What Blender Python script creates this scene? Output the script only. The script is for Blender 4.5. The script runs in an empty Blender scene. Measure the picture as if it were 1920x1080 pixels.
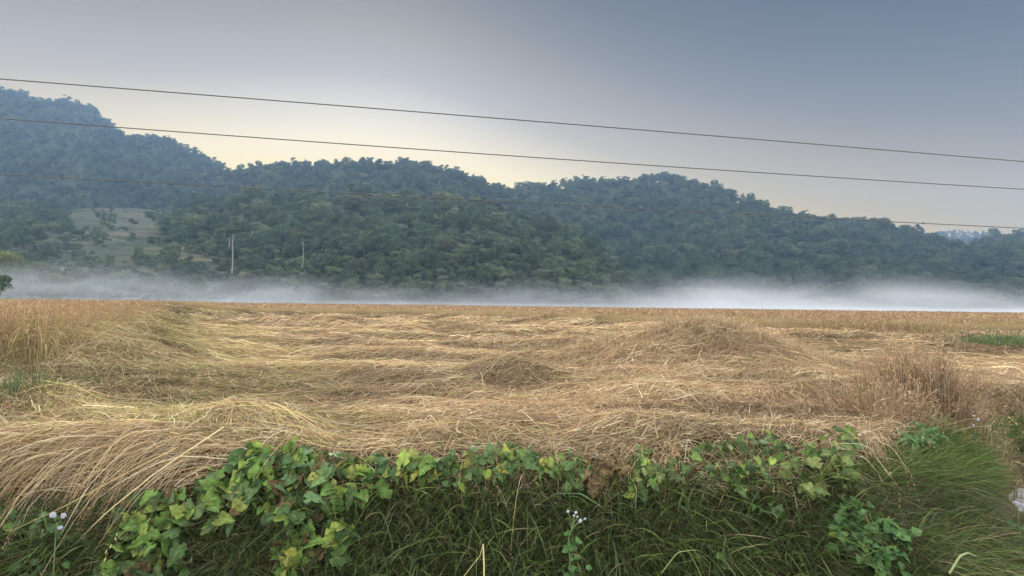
import bpy, math
import numpy as np
from mathutils import Matrix, Vector
C = bpy.context.scene
COL = C.collection
RNG = np.random.default_rng(7)
R = math.radians

# ------------------------------------------------------------------ camera
CAM = np.array([0.0, 0.0, 1.05])
F = 960.0                                   # focal length in pixels of the 1920 px photograph
PITCH, ROLL = R(1.91), R(0.69)
fw = np.array([0, math.cos(PITCH), math.sin(PITCH)])
u0 = np.array([0, -math.sin(PITCH), math.cos(PITCH)])
r0 = np.array([1.0, 0, 0])
rt = math.cos(ROLL)*r0 + math.sin(ROLL)*u0
up = -math.sin(ROLL)*r0 + math.cos(ROLL)*u0
cd = bpy.data.cameras.new("camera"); cam = bpy.data.objects.new("camera", cd); COL.objects.link(cam)
cam.matrix_world = Matrix(((rt[0], up[0], -fw[0], CAM[0]), (rt[1], up[1], -fw[1], CAM[1]), (rt[2], up[2], -fw[2], CAM[2]), (0, 0, 0, 1)))
cd.sensor_width = 36; cd.lens = 18.0; cd.clip_start = 0.05; cd.clip_end = 8000
C.camera = cam

# ------------------------------------------------------------------ sky, sun, exposure
SUN_AZ, SUN_EL = R(-14.0), R(17.0)            # azimuth measured from +Y towards +X
w = bpy.data.worlds.new("World"); C.world = w; w.use_nodes = True
nt = w.node_tree; nt.nodes.clear()
out = nt.nodes.new("ShaderNodeOutputWorld"); bg = nt.nodes.new("ShaderNodeBackground")
sky = nt.nodes.new("ShaderNodeTexSky"); sky.sky_type = 'NISHITA'; sky.sun_disc = False
sky.sun_elevation = SUN_EL; sky.sun_rotation = SUN_AZ
sky.altitude = 300; sky.air_density = 1.0; sky.dust_density = 2.2; sky.ozone_density = 1.6
SUNV = (math.sin(SUN_AZ)*math.cos(SUN_EL), math.cos(SUN_AZ)*math.cos(SUN_EL), math.sin(SUN_EL))
def wn(op, a, b=None, clamp=False):
    x = nt.nodes.new('ShaderNodeMath'); x.operation = op; x.use_clamp = clamp
    for i_, q in enumerate((a, b)):
        if q is None: continue
        if isinstance(q, (int, float)): x.inputs[i_].default_value = q
        else: nt.links.new(q, x.inputs[i_])
    return x.outputs[0]
gm = nt.nodes.new("ShaderNodeGamma"); gm.inputs['Gamma'].default_value = 0.45      # the sky's own brightness range, held in
nt.links.new(sky.outputs[0], gm.inputs[0])
tcw = nt.nodes.new('ShaderNodeTexCoord')
spw = nt.nodes.new('ShaderNodeSeparateXYZ'); nt.links.new(tcw.outputs['Generated'], spw.inputs[0])
def dotw(v):
    x = nt.nodes.new('ShaderNodeVectorMath'); x.operation = 'DOT_PRODUCT'; nt.links.new(tcw.outputs['Generated'], x.inputs[0]); x.inputs[1].default_value = v; return x.outputs['Value']
lat = dotw((math.cos(SUN_AZ), -math.sin(SUN_AZ), 0))                # to the right of the sun
fall_s = wn('ADD', wn('MULTIPLY', wn('SUBTRACT', spw.outputs[2], .30), 3.9), wn('ADD', wn('MULTIPLY', lat, .225), wn('SUBTRACT', wn('MULTIPLY', wn('SQRT', wn('ADD', wn('MULTIPLY', lat, lat), .03)), 1.325), .22)))
rp = nt.nodes.new('ShaderNodeValToRGB'); els = rp.color_ramp.elements
SKYR = [(-.5, (1.15, 1.02, .80)), (0, (.95, .88, .74)), (.4, (.47, .42, .36)), (.69, (.33, .285, .22)), (.92, (.21, .185, .15)), (1.15, (.13, .12, .11)), (1.7, (.025, .03, .04)), (2.5, (.02, .03, .04))]
els[0].position = 0; els[0].color = (*SKYR[0][1], 1); els[1].position = 1; els[1].color = (*SKYR[-1][1], 1)
for a_, c_ in SKYR[1:-1]: e_ = els.new((a_+.5)/3); e_.color = (*c_, 1)
nt.links.new(wn('DIVIDE', wn('ADD', fall_s, .5), 3.0, True), rp.inputs[0])
def sm(v, a, b):
    x = nt.nodes.new('ShaderNodeMapRange'); x.interpolation_type = 'SMOOTHSTEP'; x.inputs[1].default_value = a; x.inputs[2].default_value = b; nt.links.new(v, x.inputs[0]); return x.outputs[0]
far_part = wn('MAXIMUM', sm(spw.outputs[2], .56, .85), wn('SUBTRACT', 1.0, sm(spw.outputs[1], -.3, .45)))   # added sky brightness overhead and behind, out of view, to light the straw
warm = nt.nodes.new('ShaderNodeMix'); warm.data_type = 'RGBA'; warm.blend_type = 'MULTIPLY'; nt.links.new(wn('SUBTRACT', 1.0, sm(spw.outputs[2], .14, .42)), warm.inputs[0])
nt.links.new(rp.outputs[0], warm.inputs[6]); warm.inputs[7].default_value = (1.15, .90, .28, 1)      # warmer dawn light low over the ridges
mb = nt.nodes.new('ShaderNodeMix'); mb.data_type = 'RGBA'; nt.links.new(far_part, mb.inputs[0]); nt.links.new(warm.outputs[2], mb.inputs[6]); mb.inputs[7].default_value = (2.75, 2.68, 2.55, 1)
scw = nt.nodes.new('ShaderNodeVectorMath'); scw.operation = 'SCALE'; scw.inputs['Scale'].default_value = 1/(.15*4)/.99
nt.links.new(mb.outputs[2], scw.inputs[0])
mxw = nt.nodes.new('ShaderNodeMix'); mxw.data_type = 'RGBA'; mxw.inputs[0].default_value = .99
nt.links.new(gm.outputs[0], mxw.inputs[6]); nt.links.new(scw.outputs[0], mxw.inputs[7])
nt.links.new(mxw.outputs[2], bg.inputs[0]); nt.links.new(bg.outputs[0], out.inputs[0])
bg.inputs[1].default_value = 0.15
sd = bpy.data.lights.new("sun", 'SUN'); sun = bpy.data.objects.new("sun", sd); COL.objects.link(sun)
sd.energy = 4.0; sd.angle = R(20); sd.color = (1.0, 0.9, 0.76)
sdir = Vector((math.sin(SUN_AZ)*math.cos(SUN_EL), math.cos(SUN_AZ)*math.cos(SUN_EL), math.sin(SUN_EL)))
sun.rotation_euler = sdir.to_track_quat('Z', 'Y').to_euler()
C.view_settings.view_transform = 'Standard'; C.view_settings.look = 'None'
C.view_settings.gamma = 1; C.view_settings.exposure = 2.0
C.render.engine = 'CYCLES'
cy = C.cycles
cy.max_bounces = 5; cy.diffuse_bounces = 3; cy.glossy_bounces = 2; cy.transmission_bounces = 3
cy.volume_bounces = 1; cy.transparent_max_bounces = 12; cy.volume_step_rate = 1.0
cy.use_denoising = True
cy.sample_clamp_indirect = 4
try: cy.denoiser = 'OPENIMAGEDENOISE'
except Exception: pass

# ------------------------------------------------------------------ helpers
def tag(o, label=None, cat=None, group=None, kind=None):
    if label: o['label'] = label
    if cat: o['category'] = cat
    if group: o['group'] = group
    if kind: o['kind'] = kind
    return o

def empty(name, loc):
    o = bpy.data.objects.new(name, None); COL.objects.link(o); o.location = loc; o.empty_display_size = 0.2
    return o

def mesh_obj(name, V, Fc, mat, parent=None, col=None, uv=None, smooth=False, loc=None):
    """V (n,3), Fc (m,k) one polygon size, or a list of such arrays; loc = origin (V is given in world space)"""
    me = bpy.data.meshes.new(name)
    V = np.asarray(V, dtype=np.float32).reshape(-1, 3)
    if loc is not None: V = V - np.array(loc, dtype=np.float32)
    Fl = Fc if isinstance(Fc, list) else [Fc]
    Fl = [np.asarray(f, dtype=np.int32) for f in Fl if len(f)]
    me.vertices.add(len(V)); me.vertices.foreach_set("co", V.ravel())
    idx = np.concatenate([f.ravel() for f in Fl])
    cnt = np.concatenate([np.full(len(f), f.shape[1], dtype=np.int32) for f in Fl])
    st = np.zeros(len(cnt), dtype=np.int32); st[1:] = np.cumsum(cnt)[:-1]
    me.loops.add(len(idx)); me.loops.foreach_set("vertex_index", idx)
    me.polygons.add(len(cnt)); me.polygons.foreach_set("loop_start", st); me.polygons.foreach_set("loop_total", cnt)
    if smooth: me.polygons.foreach_set("use_smooth", np.ones(len(cnt), dtype=bool))
    if col is not None:
        c = np.ones((len(V), 4), dtype=np.float32); c[:, :3] = col
        a = me.attributes.new("col", 'FLOAT_COLOR', 'POINT'); a.data.foreach_set("color", c.ravel())
    if uv is not None:
        l = me.uv_layers.new(name="UVMap"); l.data.foreach_set("uv", np.asarray(uv, dtype=np.float32)[idx].ravel())
    me.update(calc_edges=True)
    me.materials.append(mat)
    o = bpy.data.objects.new(name, me); COL.objects.link(o)
    if parent is not None: o.parent = parent
    if loc is not None and parent is None: o.location = loc
    return o

def hash2(ix, iy, s):
    n = (ix.astype(np.int64)*374761393 + iy.astype(np.int64)*668265263 + s*974634777) & 0x7fffffff
    n = ((n ^ (n >> 13))*1274126177) & 0x7fffffff
    n = (n ^ (n >> 16)) & 0xffff
    return n/65535.0
def vnoise(x, y, s=0):
    x = np.asarray(x, float); y = np.asarray(y, float)
    ix = np.floor(x); iy = np.floor(y); fx = x-ix; fy = y-iy
    fx = fx*fx*(3-2*fx); fy = fy*fy*(3-2*fy)
    a = hash2(ix, iy, s); b = hash2(ix+1, iy, s); c = hash2(ix, iy+1, s); d = hash2(ix+1, iy+1, s)
    return (a*(1-fx)+b*fx)*(1-fy) + (c*(1-fx)+d*fx)*fy
def fbm(x, y, s=0, o=4):
    t = 0; a = .5; n = 0
    for k in range(o):
        t = t + a*(vnoise(x*2**k, y*2**k, s+k*17)-.5); n += a; a *= .55
    return t/n*2
def sstep(a, b, x):
    t = np.clip((x-a)/(b-a), 0, 1); return t*t*(3-2*t)
def interp(x, pts):
    p = np.array(pts, float); return np.interp(x, p[:, 0], p[:, 1])

def pdir(px, py):
    px = np.asarray(px, float); py = np.asarray(py, float)
    return fw + rt*((px-960)/F)[..., None] - up*((py-540)/F)[..., None]
def at(px, py, depth):                       # the point seen at a pixel of the photograph at that depth (metres)
    return CAM + pdir(px, py)*np.asarray(depth, float)[..., None]
def proj(P):
    d = np.asarray(P)-CAM; z = d@fw
    return 960+F*(d@rt)/z, 540-F*(d@up)/z
def unit(v): return v/np.maximum(np.linalg.norm(v, axis=-1, keepdims=True), 1e-9)

def ribbons(P, W, col, side=None):
    """P (N,K,3) centre lines, W (N,K) or (K,) widths, col (N,3) or (N,K,3) -> verts, quads, colours"""
    N, K, _ = P.shape
    T = np.gradient(P, axis=1)
    if side is None:
        rv = RNG.normal(size=(N, 1, 3)); side = np.cross(T, rv)
    side = unit(side)
    W = np.broadcast_to(W, (N, K))[..., None]*0.5
    V = np.stack([P-side*W, P+side*W], axis=2)            # N,K,2,3
    base = (np.arange(N)*K*2)[:, None]
    k = np.arange(K-1)[None]*2
    q = np.stack([base+k, base+k+1, base+k+3, base+k+2], axis=-1).reshape(-1, 4)
    col = np.asarray(col)
    if col.ndim == 2: col = np.broadcast_to(col[:, None], (N, K, 3))
    c = np.broadcast_to(col[:, :, None], (N, K, 2, 3)).reshape(-1, 3)
    return V.reshape(-1, 3), q, c

class Acc:
    def __init__(s): s.V = []; s.Q = []; s.c = []; s.n = 0
    def add(s, V, Q, c):
        s.V.append(V); s.Q.append(np.asarray(Q)+s.n); s.c.append(np.broadcast_to(c, V.shape)); s.n += len(V); return s
    def rib(s, *a, **k): return s.add(*ribbons(*a, **k))
    def build(s, name, mat, parent=None, **k):
        by = {}
        for q in s.Q: by.setdefault(q.shape[1], []).append(q)
        return mesh_obj(name, np.concatenate(s.V), [np.concatenate(v) for v in by.values()], mat, parent, col=np.concatenate(s.c), **k)

def tube(P, rad, n=6):
    P = np.asarray(P, float); K = len(P); rad = np.broadcast_to(rad, K)
    T = unit(np.gradient(P, axis=0)); ref = np.array([0.31, 0.2, 0.93]) if abs(T[0, 2]) < .8 else np.array([1., .1, 0])
    A = unit(np.cross(T, ref)); B = np.cross(T, A)
    a = np.arange(n)/n*2*math.pi
    V = P[:, None]+rad[:, None, None]*(A[:, None]*np.cos(a)[None, :, None]+B[:, None]*np.sin(a)[None, :, None])
    k = np.arange(K-1)[:, None]*n; j = np.arange(n)[None]; j2 = (j+1) % n
    Q = np.stack([k+j, k+j2, k+n+j2, k+n+j], -1).reshape(-1, 4)
    return V.reshape(-1, 3), Q

# ------------------------------------------------------------------ materials
def new_mat(name):
    m = bpy.data.materials.new(name); m.use_nodes = True
    return m, m.node_tree, m.node_tree.nodes['Principled BSDF']
def leafy(name, rough=.6, trans=.25, spec=.3, var=.0, tint=(1, 1, 1), veins=False, spots=0.0):
    m, t, b = new_mat(name); N = t.nodes; L = t.links
    at_ = N.new('ShaderNodeAttribute'); at_.attribute_name = 'col'
    c = at_.outputs['Color']
    if var:
        oi = N.new('ShaderNodeObjectInfo'); h = N.new('ShaderNodeHueSaturation')
        m1 = N.new('ShaderNodeMapRange'); m1.inputs[3].default_value = .5-.035*var; m1.inputs[4].default_value = .5+.03*var
        m2 = N.new('ShaderNodeMapRange'); m2.inputs[3].default_value = 1-.4*var; m2.inputs[4].default_value = 1+.55*var
        mm = N.new('ShaderNodeMath'); mm.operation = 'MULTIPLY'; mm.inputs[1].default_value = 7.31
        fr = N.new('ShaderNodeMath'); fr.operation = 'FRACT'
        L.new(oi.outputs['Random'], m1.inputs[0]); L.new(oi.outputs['Random'], mm.inputs[0]); L.new(mm.outputs[0], fr.inputs[0]); L.new(fr.outputs[0], m2.inputs[0])
        L.new(m1.outputs[0], h.inputs['Hue']); L.new(m2.outputs[0], h.inputs['Value']); L.new(c, h.inputs['Color']); c = h.outputs[0]
    if veins:
        uv = N.new('ShaderNodeUVMap'); sp = N.new('ShaderNodeSeparateXYZ'); L.new(uv.outputs[0], sp.inputs[0])
        def mth(op, a, b_=None, clamp=False):
            x = N.new('ShaderNodeMath'); x.operation = op; x.use_clamp = clamp
            for i, v in enumerate((a, b_)):
                if v is None: continue
                if isinstance(v, (int, float)): x.inputs[i].default_value = v
                else: L.new(v, x.inputs[i])
            return x.outputs[0]
        ax = mth('ABSOLUTE', mth('SUBTRACT', sp.outputs[0], .5))
        mid = mth('SUBTRACT', 1.0, mth('MULTIPLY', ax, 28.0), True)
        s_ = mth('FRACT', mth('MULTIPLY', mth('SUBTRACT', sp.outputs[1], mth('MULTIPLY', ax, 1.1)), 5.0))
        sv = mth('SUBTRACT', 1.0, mth('MULTIPLY', mth('ABSOLUTE', mth('SUBTRACT', s_, .5)), 12.0), True)
        vv = mth('MAXIMUM', mid, mth('MULTIPLY', sv, .7))
        mx = N.new('ShaderNodeMix'); mx.data_type = 'RGBA'; mx.blend_type = 'MIX'
        L.new(mth('MULTIPLY', vv, .45), mx.inputs[0]); L.new(c, mx.inputs[6]); mx.inputs[7].default_value = (.30, .36, .16, 1); c = mx.outputs[2]
        bm = N.new('ShaderNodeBump'); bm.inputs['Strength'].default_value = .2; bm.inputs['Distance'].default_value = .002
        n2 = N.new('ShaderNodeTexNoise'); n2.inputs['Scale'].default_value = 38; n2.inputs['Detail'].default_value = 4
        g2 = N.new('ShaderNodeNewGeometry'); L.new(g2.outputs['Position'], n2.inputs['Vector'])
        h2 = N.new('ShaderNodeHueSaturation'); L.new(c, h2.inputs['Color']); h2.inputs['Saturation'].default_value = .9
        r2 = N.new('ShaderNodeMapRange'); r2.inputs[1].default_value = .3; r2.inputs[2].default_value = .7; r2.inputs[3].default_value = .62; r2.inputs[4].default_value = 1.3
        L.new(n2.outputs[0], r2.inputs[0]); L.new(r2.outputs[0], h2.inputs['Value']); c = h2.outputs[0]
        L.new(vv, bm.inputs['Height']); L.new(bm.outputs[0], b.inputs['Normal'])
    if spots:
        nz = N.new('ShaderNodeTexNoise'); nz.inputs['Scale'].default_value = 45; nz.inputs['Detail'].default_value = 3
        cr = N.new('ShaderNodeMapRange'); cr.inputs[1].default_value = .60; cr.inputs[2].default_value = .70; cr.inputs[4].default_value = spots
        tc = N.new('ShaderNodeNewGeometry'); L.new(tc.outputs['Position'], nz.inputs['Vector'])
        L.new(nz.outputs[0], cr.inputs[0]); mx = N.new('ShaderNodeMix'); mx.data_type = 'RGBA'
        L.new(cr.outputs[0], mx.inputs[0]); L.new(c, mx.inputs[6]); mx.inputs[7].default_value = (.16, .10, .045, 1); c = mx.outputs[2]
    L.new(c, b.inputs['Base Color']); b.inputs['Roughness'].default_value = rough; b.inputs['Specular IOR Level'].default_value = spec
    if trans:
        tr = N.new('ShaderNodeBsdfTranslucent'); L.new(c, tr.inputs[0]); ms = N.new('ShaderNodeMixShader'); ms.inputs[0].default_value = trans
        L.new(b.outputs[0], ms.inputs[1]); L.new(tr.outputs[0], ms.inputs[2]); L.new(ms.outputs[0], N['Material Output'].inputs[0])
    return m
def noisy(name, c1, c2, scale=3, rough=.9, c3=None, bump=.3, dist=.02, stretch=(1, 1, 1), spec=.2):
    m, t, b = new_mat(name); N = t.nodes; L = t.links
    g = N.new('ShaderNodeNewGeometry'); mp = N.new('ShaderNodeMapping'); mp.inputs['Scale'].default_value = stretch
    L.new(g.outputs['Position'], mp.inputs[0])
    nz = N.new('ShaderNodeTexNoise'); nz.inputs['Scale'].default_value = scale; nz.inputs['Detail'].default_value = 6; nz.inputs['Roughness'].default_value = .65
    L.new(mp.outputs[0], nz.inputs['Vector'])
    r = N.new('ShaderNodeValToRGB'); e = r.color_ramp.elements
    e[0].position = .35; e[0].color = (*c1, 1); e[1].position = .65; e[1].color = (*c2, 1)
    if c3: x = e.new(.5); x.color = (*c3, 1)
    L.new(nz.outputs[0], r.inputs[0]); L.new(r.outputs[0], b.inputs['Base Color'])
    b.inputs['Roughness'].default_value = rough; b.inputs['Specular IOR Level'].default_value = spec
    if bump:
        bm = N.new('ShaderNodeBump'); bm.inputs['Strength'].default_value = bump; bm.inputs['Distance'].default_value = dist
        L.new(nz.outputs[0], bm.inputs['Height']); L.new(bm.outputs[0], b.inputs['Normal'])
    return m
def volume(name, dens, colr, aniso=.2):
    m = bpy.data.materials.new(name); m.use_nodes = True; t = m.node_tree; t.nodes.clear()
    o = t.nodes.new('ShaderNodeOutputMaterial'); v = t.nodes.new('ShaderNodeVolumePrincipled')
    v.inputs['Color'].default_value = (*colr, 1); v.inputs['Density'].default_value = dens; v.inputs['Anisotropy'].default_value = aniso
    t.links.new(v.outputs[0], o.inputs['Volume']); return m
M_soil = noisy('soil', (.030, .022, .013), (.10, .075, .045), 9, c3=(.05, .045, .022), bump=.6)
M_hill = noisy('hill_ground', (.016, .026, .012), (.045, .058, .026), .25, c3=(.026, .040, .018), bump=0)
M_crown = leafy('tree_leaves', rough=.8, trans=.2, spec=.08, var=.5)
M_bark = noisy('bark', (.10, .085, .065), (.22, .19, .15), 4)
M_pale = noisy('pale_bark', (.19, .185, .16), (.32, .305, .27), 2)
M_straw = leafy('straw', rough=.8, trans=.2, spec=.12)
M_grass = leafy('grass_blades', rough=.5, trans=.28, spec=.35)
M_vine = leafy('broad_leaves', rough=.65, trans=.25, spec=.12, veins=True, spots=.8)
M_herb = leafy('herb_leaves', rough=.6, trans=.25, spec=.15, veins=True, spots=.2)
M_stem = leafy('plant_stems', rough=.6, trans=.0, spec=.3)
M_petal = leafy('white_petals', rough=.6, trans=.3, spec=.2)
M_road = noisy('road_surface', (.20, .20, .20), (.36, .36, .36), 30, rough=.75, bump=.5, dist=.004)
M_wire, t_, b_ = new_mat('cable_sheath'); b_.inputs['Base Color'].default_value = (.035, .032, .032, 1); b_.inputs['Roughness'].default_value = .5
M_drop, t_, b_ = new_mat('water_drops'); b_.inputs['Base Color'].default_value = (.6, .65, .7, 1); b_.inputs['Roughness'].default_value = .2; b_.inputs['IOR'].default_value = 1.33; b_.inputs['Specular IOR Level'].default_value = 1

# ------------------------------------------------------------------ ground
EDGE = [(-9, 3.4), (-4, 3.0), (-2.6, 2.75), (-1.5, 2.82), (-.5, 2.98), (.6, 3.0), (1.6, 2.98), (2.2, 3.2), (2.85, 3.75), (3.9, 4.7), (5.2, 6.0), (6.3, 7.0), (7.4, 7.5), (12, 10), (40, 34)]
def ye(x): return interp(x, EDGE) + .07*fbm(x*1.6, x*0, 3)
def bw(x): return interp(x, [(-3, .75), (0, .62), (1.6, .7), (2.5, 1.1), (3.8, 1.1), (4.8, .5), (8, .5)])   # width of the bank
def ground(x, y):
    t = y-ye(x)
    z = -.66*(1-sstep(-1, 0.02, t/bw(x)))
    z = z + .035*fbm(x*2.1, y*2.1, 5, 3)*(t < .2)
    z = z - .46*sstep(3.4, 6.3, x)*sstep(11, 5, y)*sstep(-.9, .1, t)
    z = z - 1.6*sstep(92, 100, y)
    return z
def Lb(y): return -(1.5+.615*y)             # boundary of the standing crop on the left
def far_edge(x, y):                          # depth at which the standing crop begins
    u = x/np.maximum(y, .1)                  # bearing
    return interp(u, [(-.8, 24), (-.55, 26), (-.2, 27), (.05, 21), (.25, 17), (.5, 14.5), (.9, 13.2), (1.2, 13)]) + 1.6*fbm(x*.45, y*.0+x*.2, 9, 3)
MOUNDS = [(2.6, 7.5, 1.45, .65, .46), (1.2, 9.2, .9, .6, .2), (3.6, 7.0, 1.1, .6, .14), (.02, 5.6, .55, .34, .14), (1.45, 4.9, .6, .25, .07), (4.6, 8.6, 1.4, .5, .10),
          (-6.6, 17.5, 2.0, .9, .30), (-2.6, 15.5, 1.6, .7, .22), (-1.5, 5.6, 1.2, .35, .10), (-2.6, 8.5, 1.6, .5, .12), (.6, 13.0, 2.0, .6, .18), (3.3, 4.9, .7, .35, .10), (4.3, 5.6, .8, .5, .12),
          (-1.7, 3.3, .5, .25, .12), (-.3, 3.35, .5, .2, .08), (.9, 3.4, .6, .2, .10), (-3.6, 3.8, .9, .35, .10), (-4.4, 7.0, .7, 1.0, .16)]
def mat_top(x, y):                           # top of the flattened crop
    h = .20 + .12*fbm(x*.42+y*.12, y*1.0, 21, 4) + .075*fbm(x*1.1+y*.3, y*2.6, 22, 3)
    h = h + .03*np.sin((y*1.1+.35*x+1.2*fbm(x*.3, y*.3, 23, 2))*2.6)*sstep(4, 8, y)
    for cx, cy, sx, sy, a in MOUNDS:
        q = ((x-cx)/sx)**2; dy = (y-cy)/sy; h = h + 1.25*a*np.exp(-q-np.where(dy < 0, dy*1.15, dy*.8)**2)
    dL = x-Lb(y)
    h = h + .42*np.exp(-(np.maximum(dL+.1*y*0, 0)/(.75+.05*y))**1.4)*sstep(3.6, 6.2, y)
    t = y-far_edge(x, y)
    h = h + .22*np.exp(-(np.minimum(t, 0)/1.2)**2)
    return np.clip(h, .1, .8)
def top(x, y):                               # ground + flattened crop + its overhang at the bank
    t = y-ye(x)
    k = sstep(-.22, .12, t)
    return ground(x, y) + mat_top(x, y)*k*(1-sstep(92, 94, y))
def normal_of(fn, x, y, e=.02):
    dx = (fn(x+e, y)-fn(x-e, y))/(2*e); dy = (fn(x, y+e)-fn(x, y-e))/(2*e)
    return unit(np.stack([-dx, -dy, np.ones_like(dx)], -1))
class Grid:                                  # a height function sampled once, for quick look-ups
    def __init__(s, fn):
        s.x0, s.y0, s.h = -9.0, .6, .025; xs = np.arange(-9, 12, s.h); ys_ = np.arange(.6, 12.2, s.h)
        X_, Y_ = np.meshgrid(xs, ys_, indexing='ij'); s.z = fn(X_, Y_)
    def __call__(s, x, y):
        i = np.clip(((x-s.x0)/s.h).round().astype(int), 0, s.z.shape[0]-1); j = np.clip(((y-s.y0)/s.h).round().astype(int), 0, s.z.shape[1]-1)
        return s.z[i, j]
G_GROUND = Grid(ground); G_TOP = Grid(top); G_VINE = Grid(lambda x, y: np.maximum(ground(x, y), top(x, y)-.10))
def hit(px, py, fn=G_TOP, lift=0., dmax=12):
    px = np.atleast_1d(np.asarray(px, float)); py = np.atleast_1d(np.asarray(py, float))
    d = pdir(px, py); ts = np.linspace(1.2, dmax, 500)
    res = np.full(len(px), float(dmax))
    done = np.zeros(len(px), bool)
    for t in ts:
        P = CAM+d*t; below = (P[:, 2] < fn(P[:, 0], P[:, 1])+lift) & ~done
        res[below] = t; done |= below
    return CAM+d*res[:, None]

# one sheet: fan grid fine near the camera, to the horizon
yy = np.concatenate([np.linspace(-6, 1.4, 12)[:-1], np.linspace(1.4, 6, 150)[:-1], np.geomspace(6, 100, 150)[:-1], np.geomspace(100, 890, 30)])
uu = np.linspace(-1, 1, 300)
Y, U = np.meshgrid(yy, uu, indexing='ij'); X = U*(np.maximum(np.abs(Y), 1.5)*1.9+6)
Z = ground(X, Y)
def grid_faces(a, b):
    i = np.arange(a-1)[:, None]*b; j = np.arange(b-1)[None]
    return np.stack([i+j, i+j+1, i+b+j+1, i+b+j], -1).reshape(-1, 4)
g = mesh_obj('ground', np.stack([X, Y, Z], -1).reshape(-1, 3), grid_faces(*X.shape), M_soil, smooth=True)
tag(g, 'dark earth ground and grassy field bank under the straw', kind='structure')
# road: strip passing the camera and bending away to the right
s = np.linspace(0, 1, 60)
lx = interp(s, [(0, -6), (.25, 1.2), (.5, 4.5), (.7, 8.5), (1, 30)]); ly = interp(s, [(0, .9), (.25, 1.2), (.5, 4.75), (.7, 7.6), (1, 23)])
Lp = np.stack([lx, ly], -1); T2 = unit(np.gradient(Lp, axis=0)); Nn = np.stack([T2[:, 1], -T2[:, 0]], -1)
wv = np.linspace(0, 3.2, 9)
RX = Lp[:, None]+Nn[:, None]*wv[None, :, None]
RZ = np.full(RX.shape[:2], -.66)+.05+.04*np.sin(wv/3.2*math.pi)[None]
RZ[:, 0] -= .08; RZ[:, -1] -= .08
rd = mesh_obj('road', np.concatenate([RX, RZ[..., None]], -1).reshape(-1, 3), grid_faces(60, 9)[:, ::-1], M_road, smooth=True)
tag(rd, 'pale grey road surface curving past the grass verge', kind='structure')

# ------------------------------------------------------------------ hills
def hy(u): return 572 + (u-960)*math.tan(ROLL)       # the horizon's pixel row
class Hill:
    def __init__(s, ridge, Y0, Y1, tree_h, power=1.0, base=-1.8, rough=1.0, seed=0, terr=False):
        s.r = ridge; s.Y0 = Y0; s.Y1 = Y1; s.th = tree_h; s.p = power; s.b = base; s.rg = rough; s.seed = seed; s.terr = terr
    def y0(s, u): return interp(u, s.Y0) if isinstance(s.Y0, list) else np.full_like(u, float(s.Y0))
    def y1(s, u): return interp(u, s.Y1) if isinstance(s.Y1, list) else np.full_like(u, float(s.Y1))
    def pos(s, u, t):
        u = np.asarray(u, float); t = np.asarray(t, float)
        y1 = s.y1(u); Yp = s.y0(u)+(y1-s.y0(u))*t
        zr = 1.05+(hy(u)-interp(u, s.r))/F*y1-s.th
        x = (u-960)/F*Yp
        tt = np.where(t <= 1, np.clip(t, 0, 1)**s.p, 1-(t-1)*1.2)
        zr = np.maximum(zr, s.b)
        z = s.b+(zr-s.b)*tt
        L = 45.
        n = fbm(x/L, Yp/L, 40+s.seed, 4)*9*s.rg*np.sin(np.clip(t, 0, 1)*math.pi)*np.clip((zr-s.b)/35, 0, 1)
        z = np.maximum(z+n, s.b-3)
        if s.terr:
            q = 1.9; zt = np.floor(z/q)*q+q*sstep(.7, 1, z/q-np.floor(z/q)); k = np.exp(-((x+.78*Yp)/(.11*Yp))**4)
            z = z*(1-k)+zt*k
        return np.stack([x, Yp, z], -1)
    def build(s, u0_, u1_, nu, nt, mat):
        U, T = np.meshgrid(np.linspace(u0_, u1_, nu), np.linspace(0, 1.5, nt), indexing='xy')
        return mesh_obj('hill', s.pos(U, T).reshape(-1, 3), grid_faces(nt, nu), mat, smooth=True)
A_ = Hill([(-900, 120), (-400, 150), (-100, 158), (0, 163), (60, 178), (110, 183), (160, 192), (200, 232), (225, 250), (290, 252), (340, 266), (380, 290), (410, 306), (470, 322), (560, 350), (700, 420), (900, 520)], [(-900, 330), (400, 340), (900, 340)], [(-900, 470), (0, 475), (600, 470), (900, 420)], 5, 1.0, seed=1, rough=2.2)
B_ = Hill([(200, 420), (400, 330), (450, 312), (520, 298), (600, 297), (660, 293), (720, 300), (760, 294), (800, 305), (860, 316), (900, 334), (945, 348), (1050, 390), (1300, 520)], 300, 450, 6, .95, seed=2, rough=1.8)
C_ = Hill([(700, 470), (850, 385), (900, 360), (960, 344), (1050, 334), (1150, 329), (1240, 322), (1290, 330), (1360, 350), (1420, 376), (1500, 395), (1560, 405), (1650, 414), (1700, 425), (1750, 434), (1790, 446), (1816, 456), (1850, 442), (1920, 434), (2100, 420), (2800, 400)], [(700, 340), (1200, 300), (1600, 255), (1900, 230), (2800, 230)], [(700, 460), (1300, 440), (1816, 400), (2800, 400)], 7, .9, seed=3, rough=1.8)
D_ = Hill([(1300, 500), (1600, 455), (1720, 437), (1780, 431), (1850, 433), (1900, 436), (2000, 440), (2800, 430)], 560, 820, 6, 1.0, seed=4)
E_ = Hill([(100, 560), (230, 470), (290, 410), (360, 372), (470, 350), (560, 344), (700, 348), (800, 352), (870, 358), (950, 378), (1050, 412), (1120, 446), (1170, 490), (1205, 528), (1260, 580)], [(100, 175), (600, 150), (1260, 165)], [(100, 270), (700, 265), (1000, 240), (1260, 190)], 8, .85, seed=5, rough=1.0)
F_ = Hill([(-900, 350), (-200, 352), (0, 368), (100, 376), (200, 372), (330, 378), (420, 400), (520, 470), (600, 560)], [(-900, 105), (600, 125)], [(-900, 330), (400, 320), (600, 300)], 5, 1.05, seed=6, rough=.8, terr=True)
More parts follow.
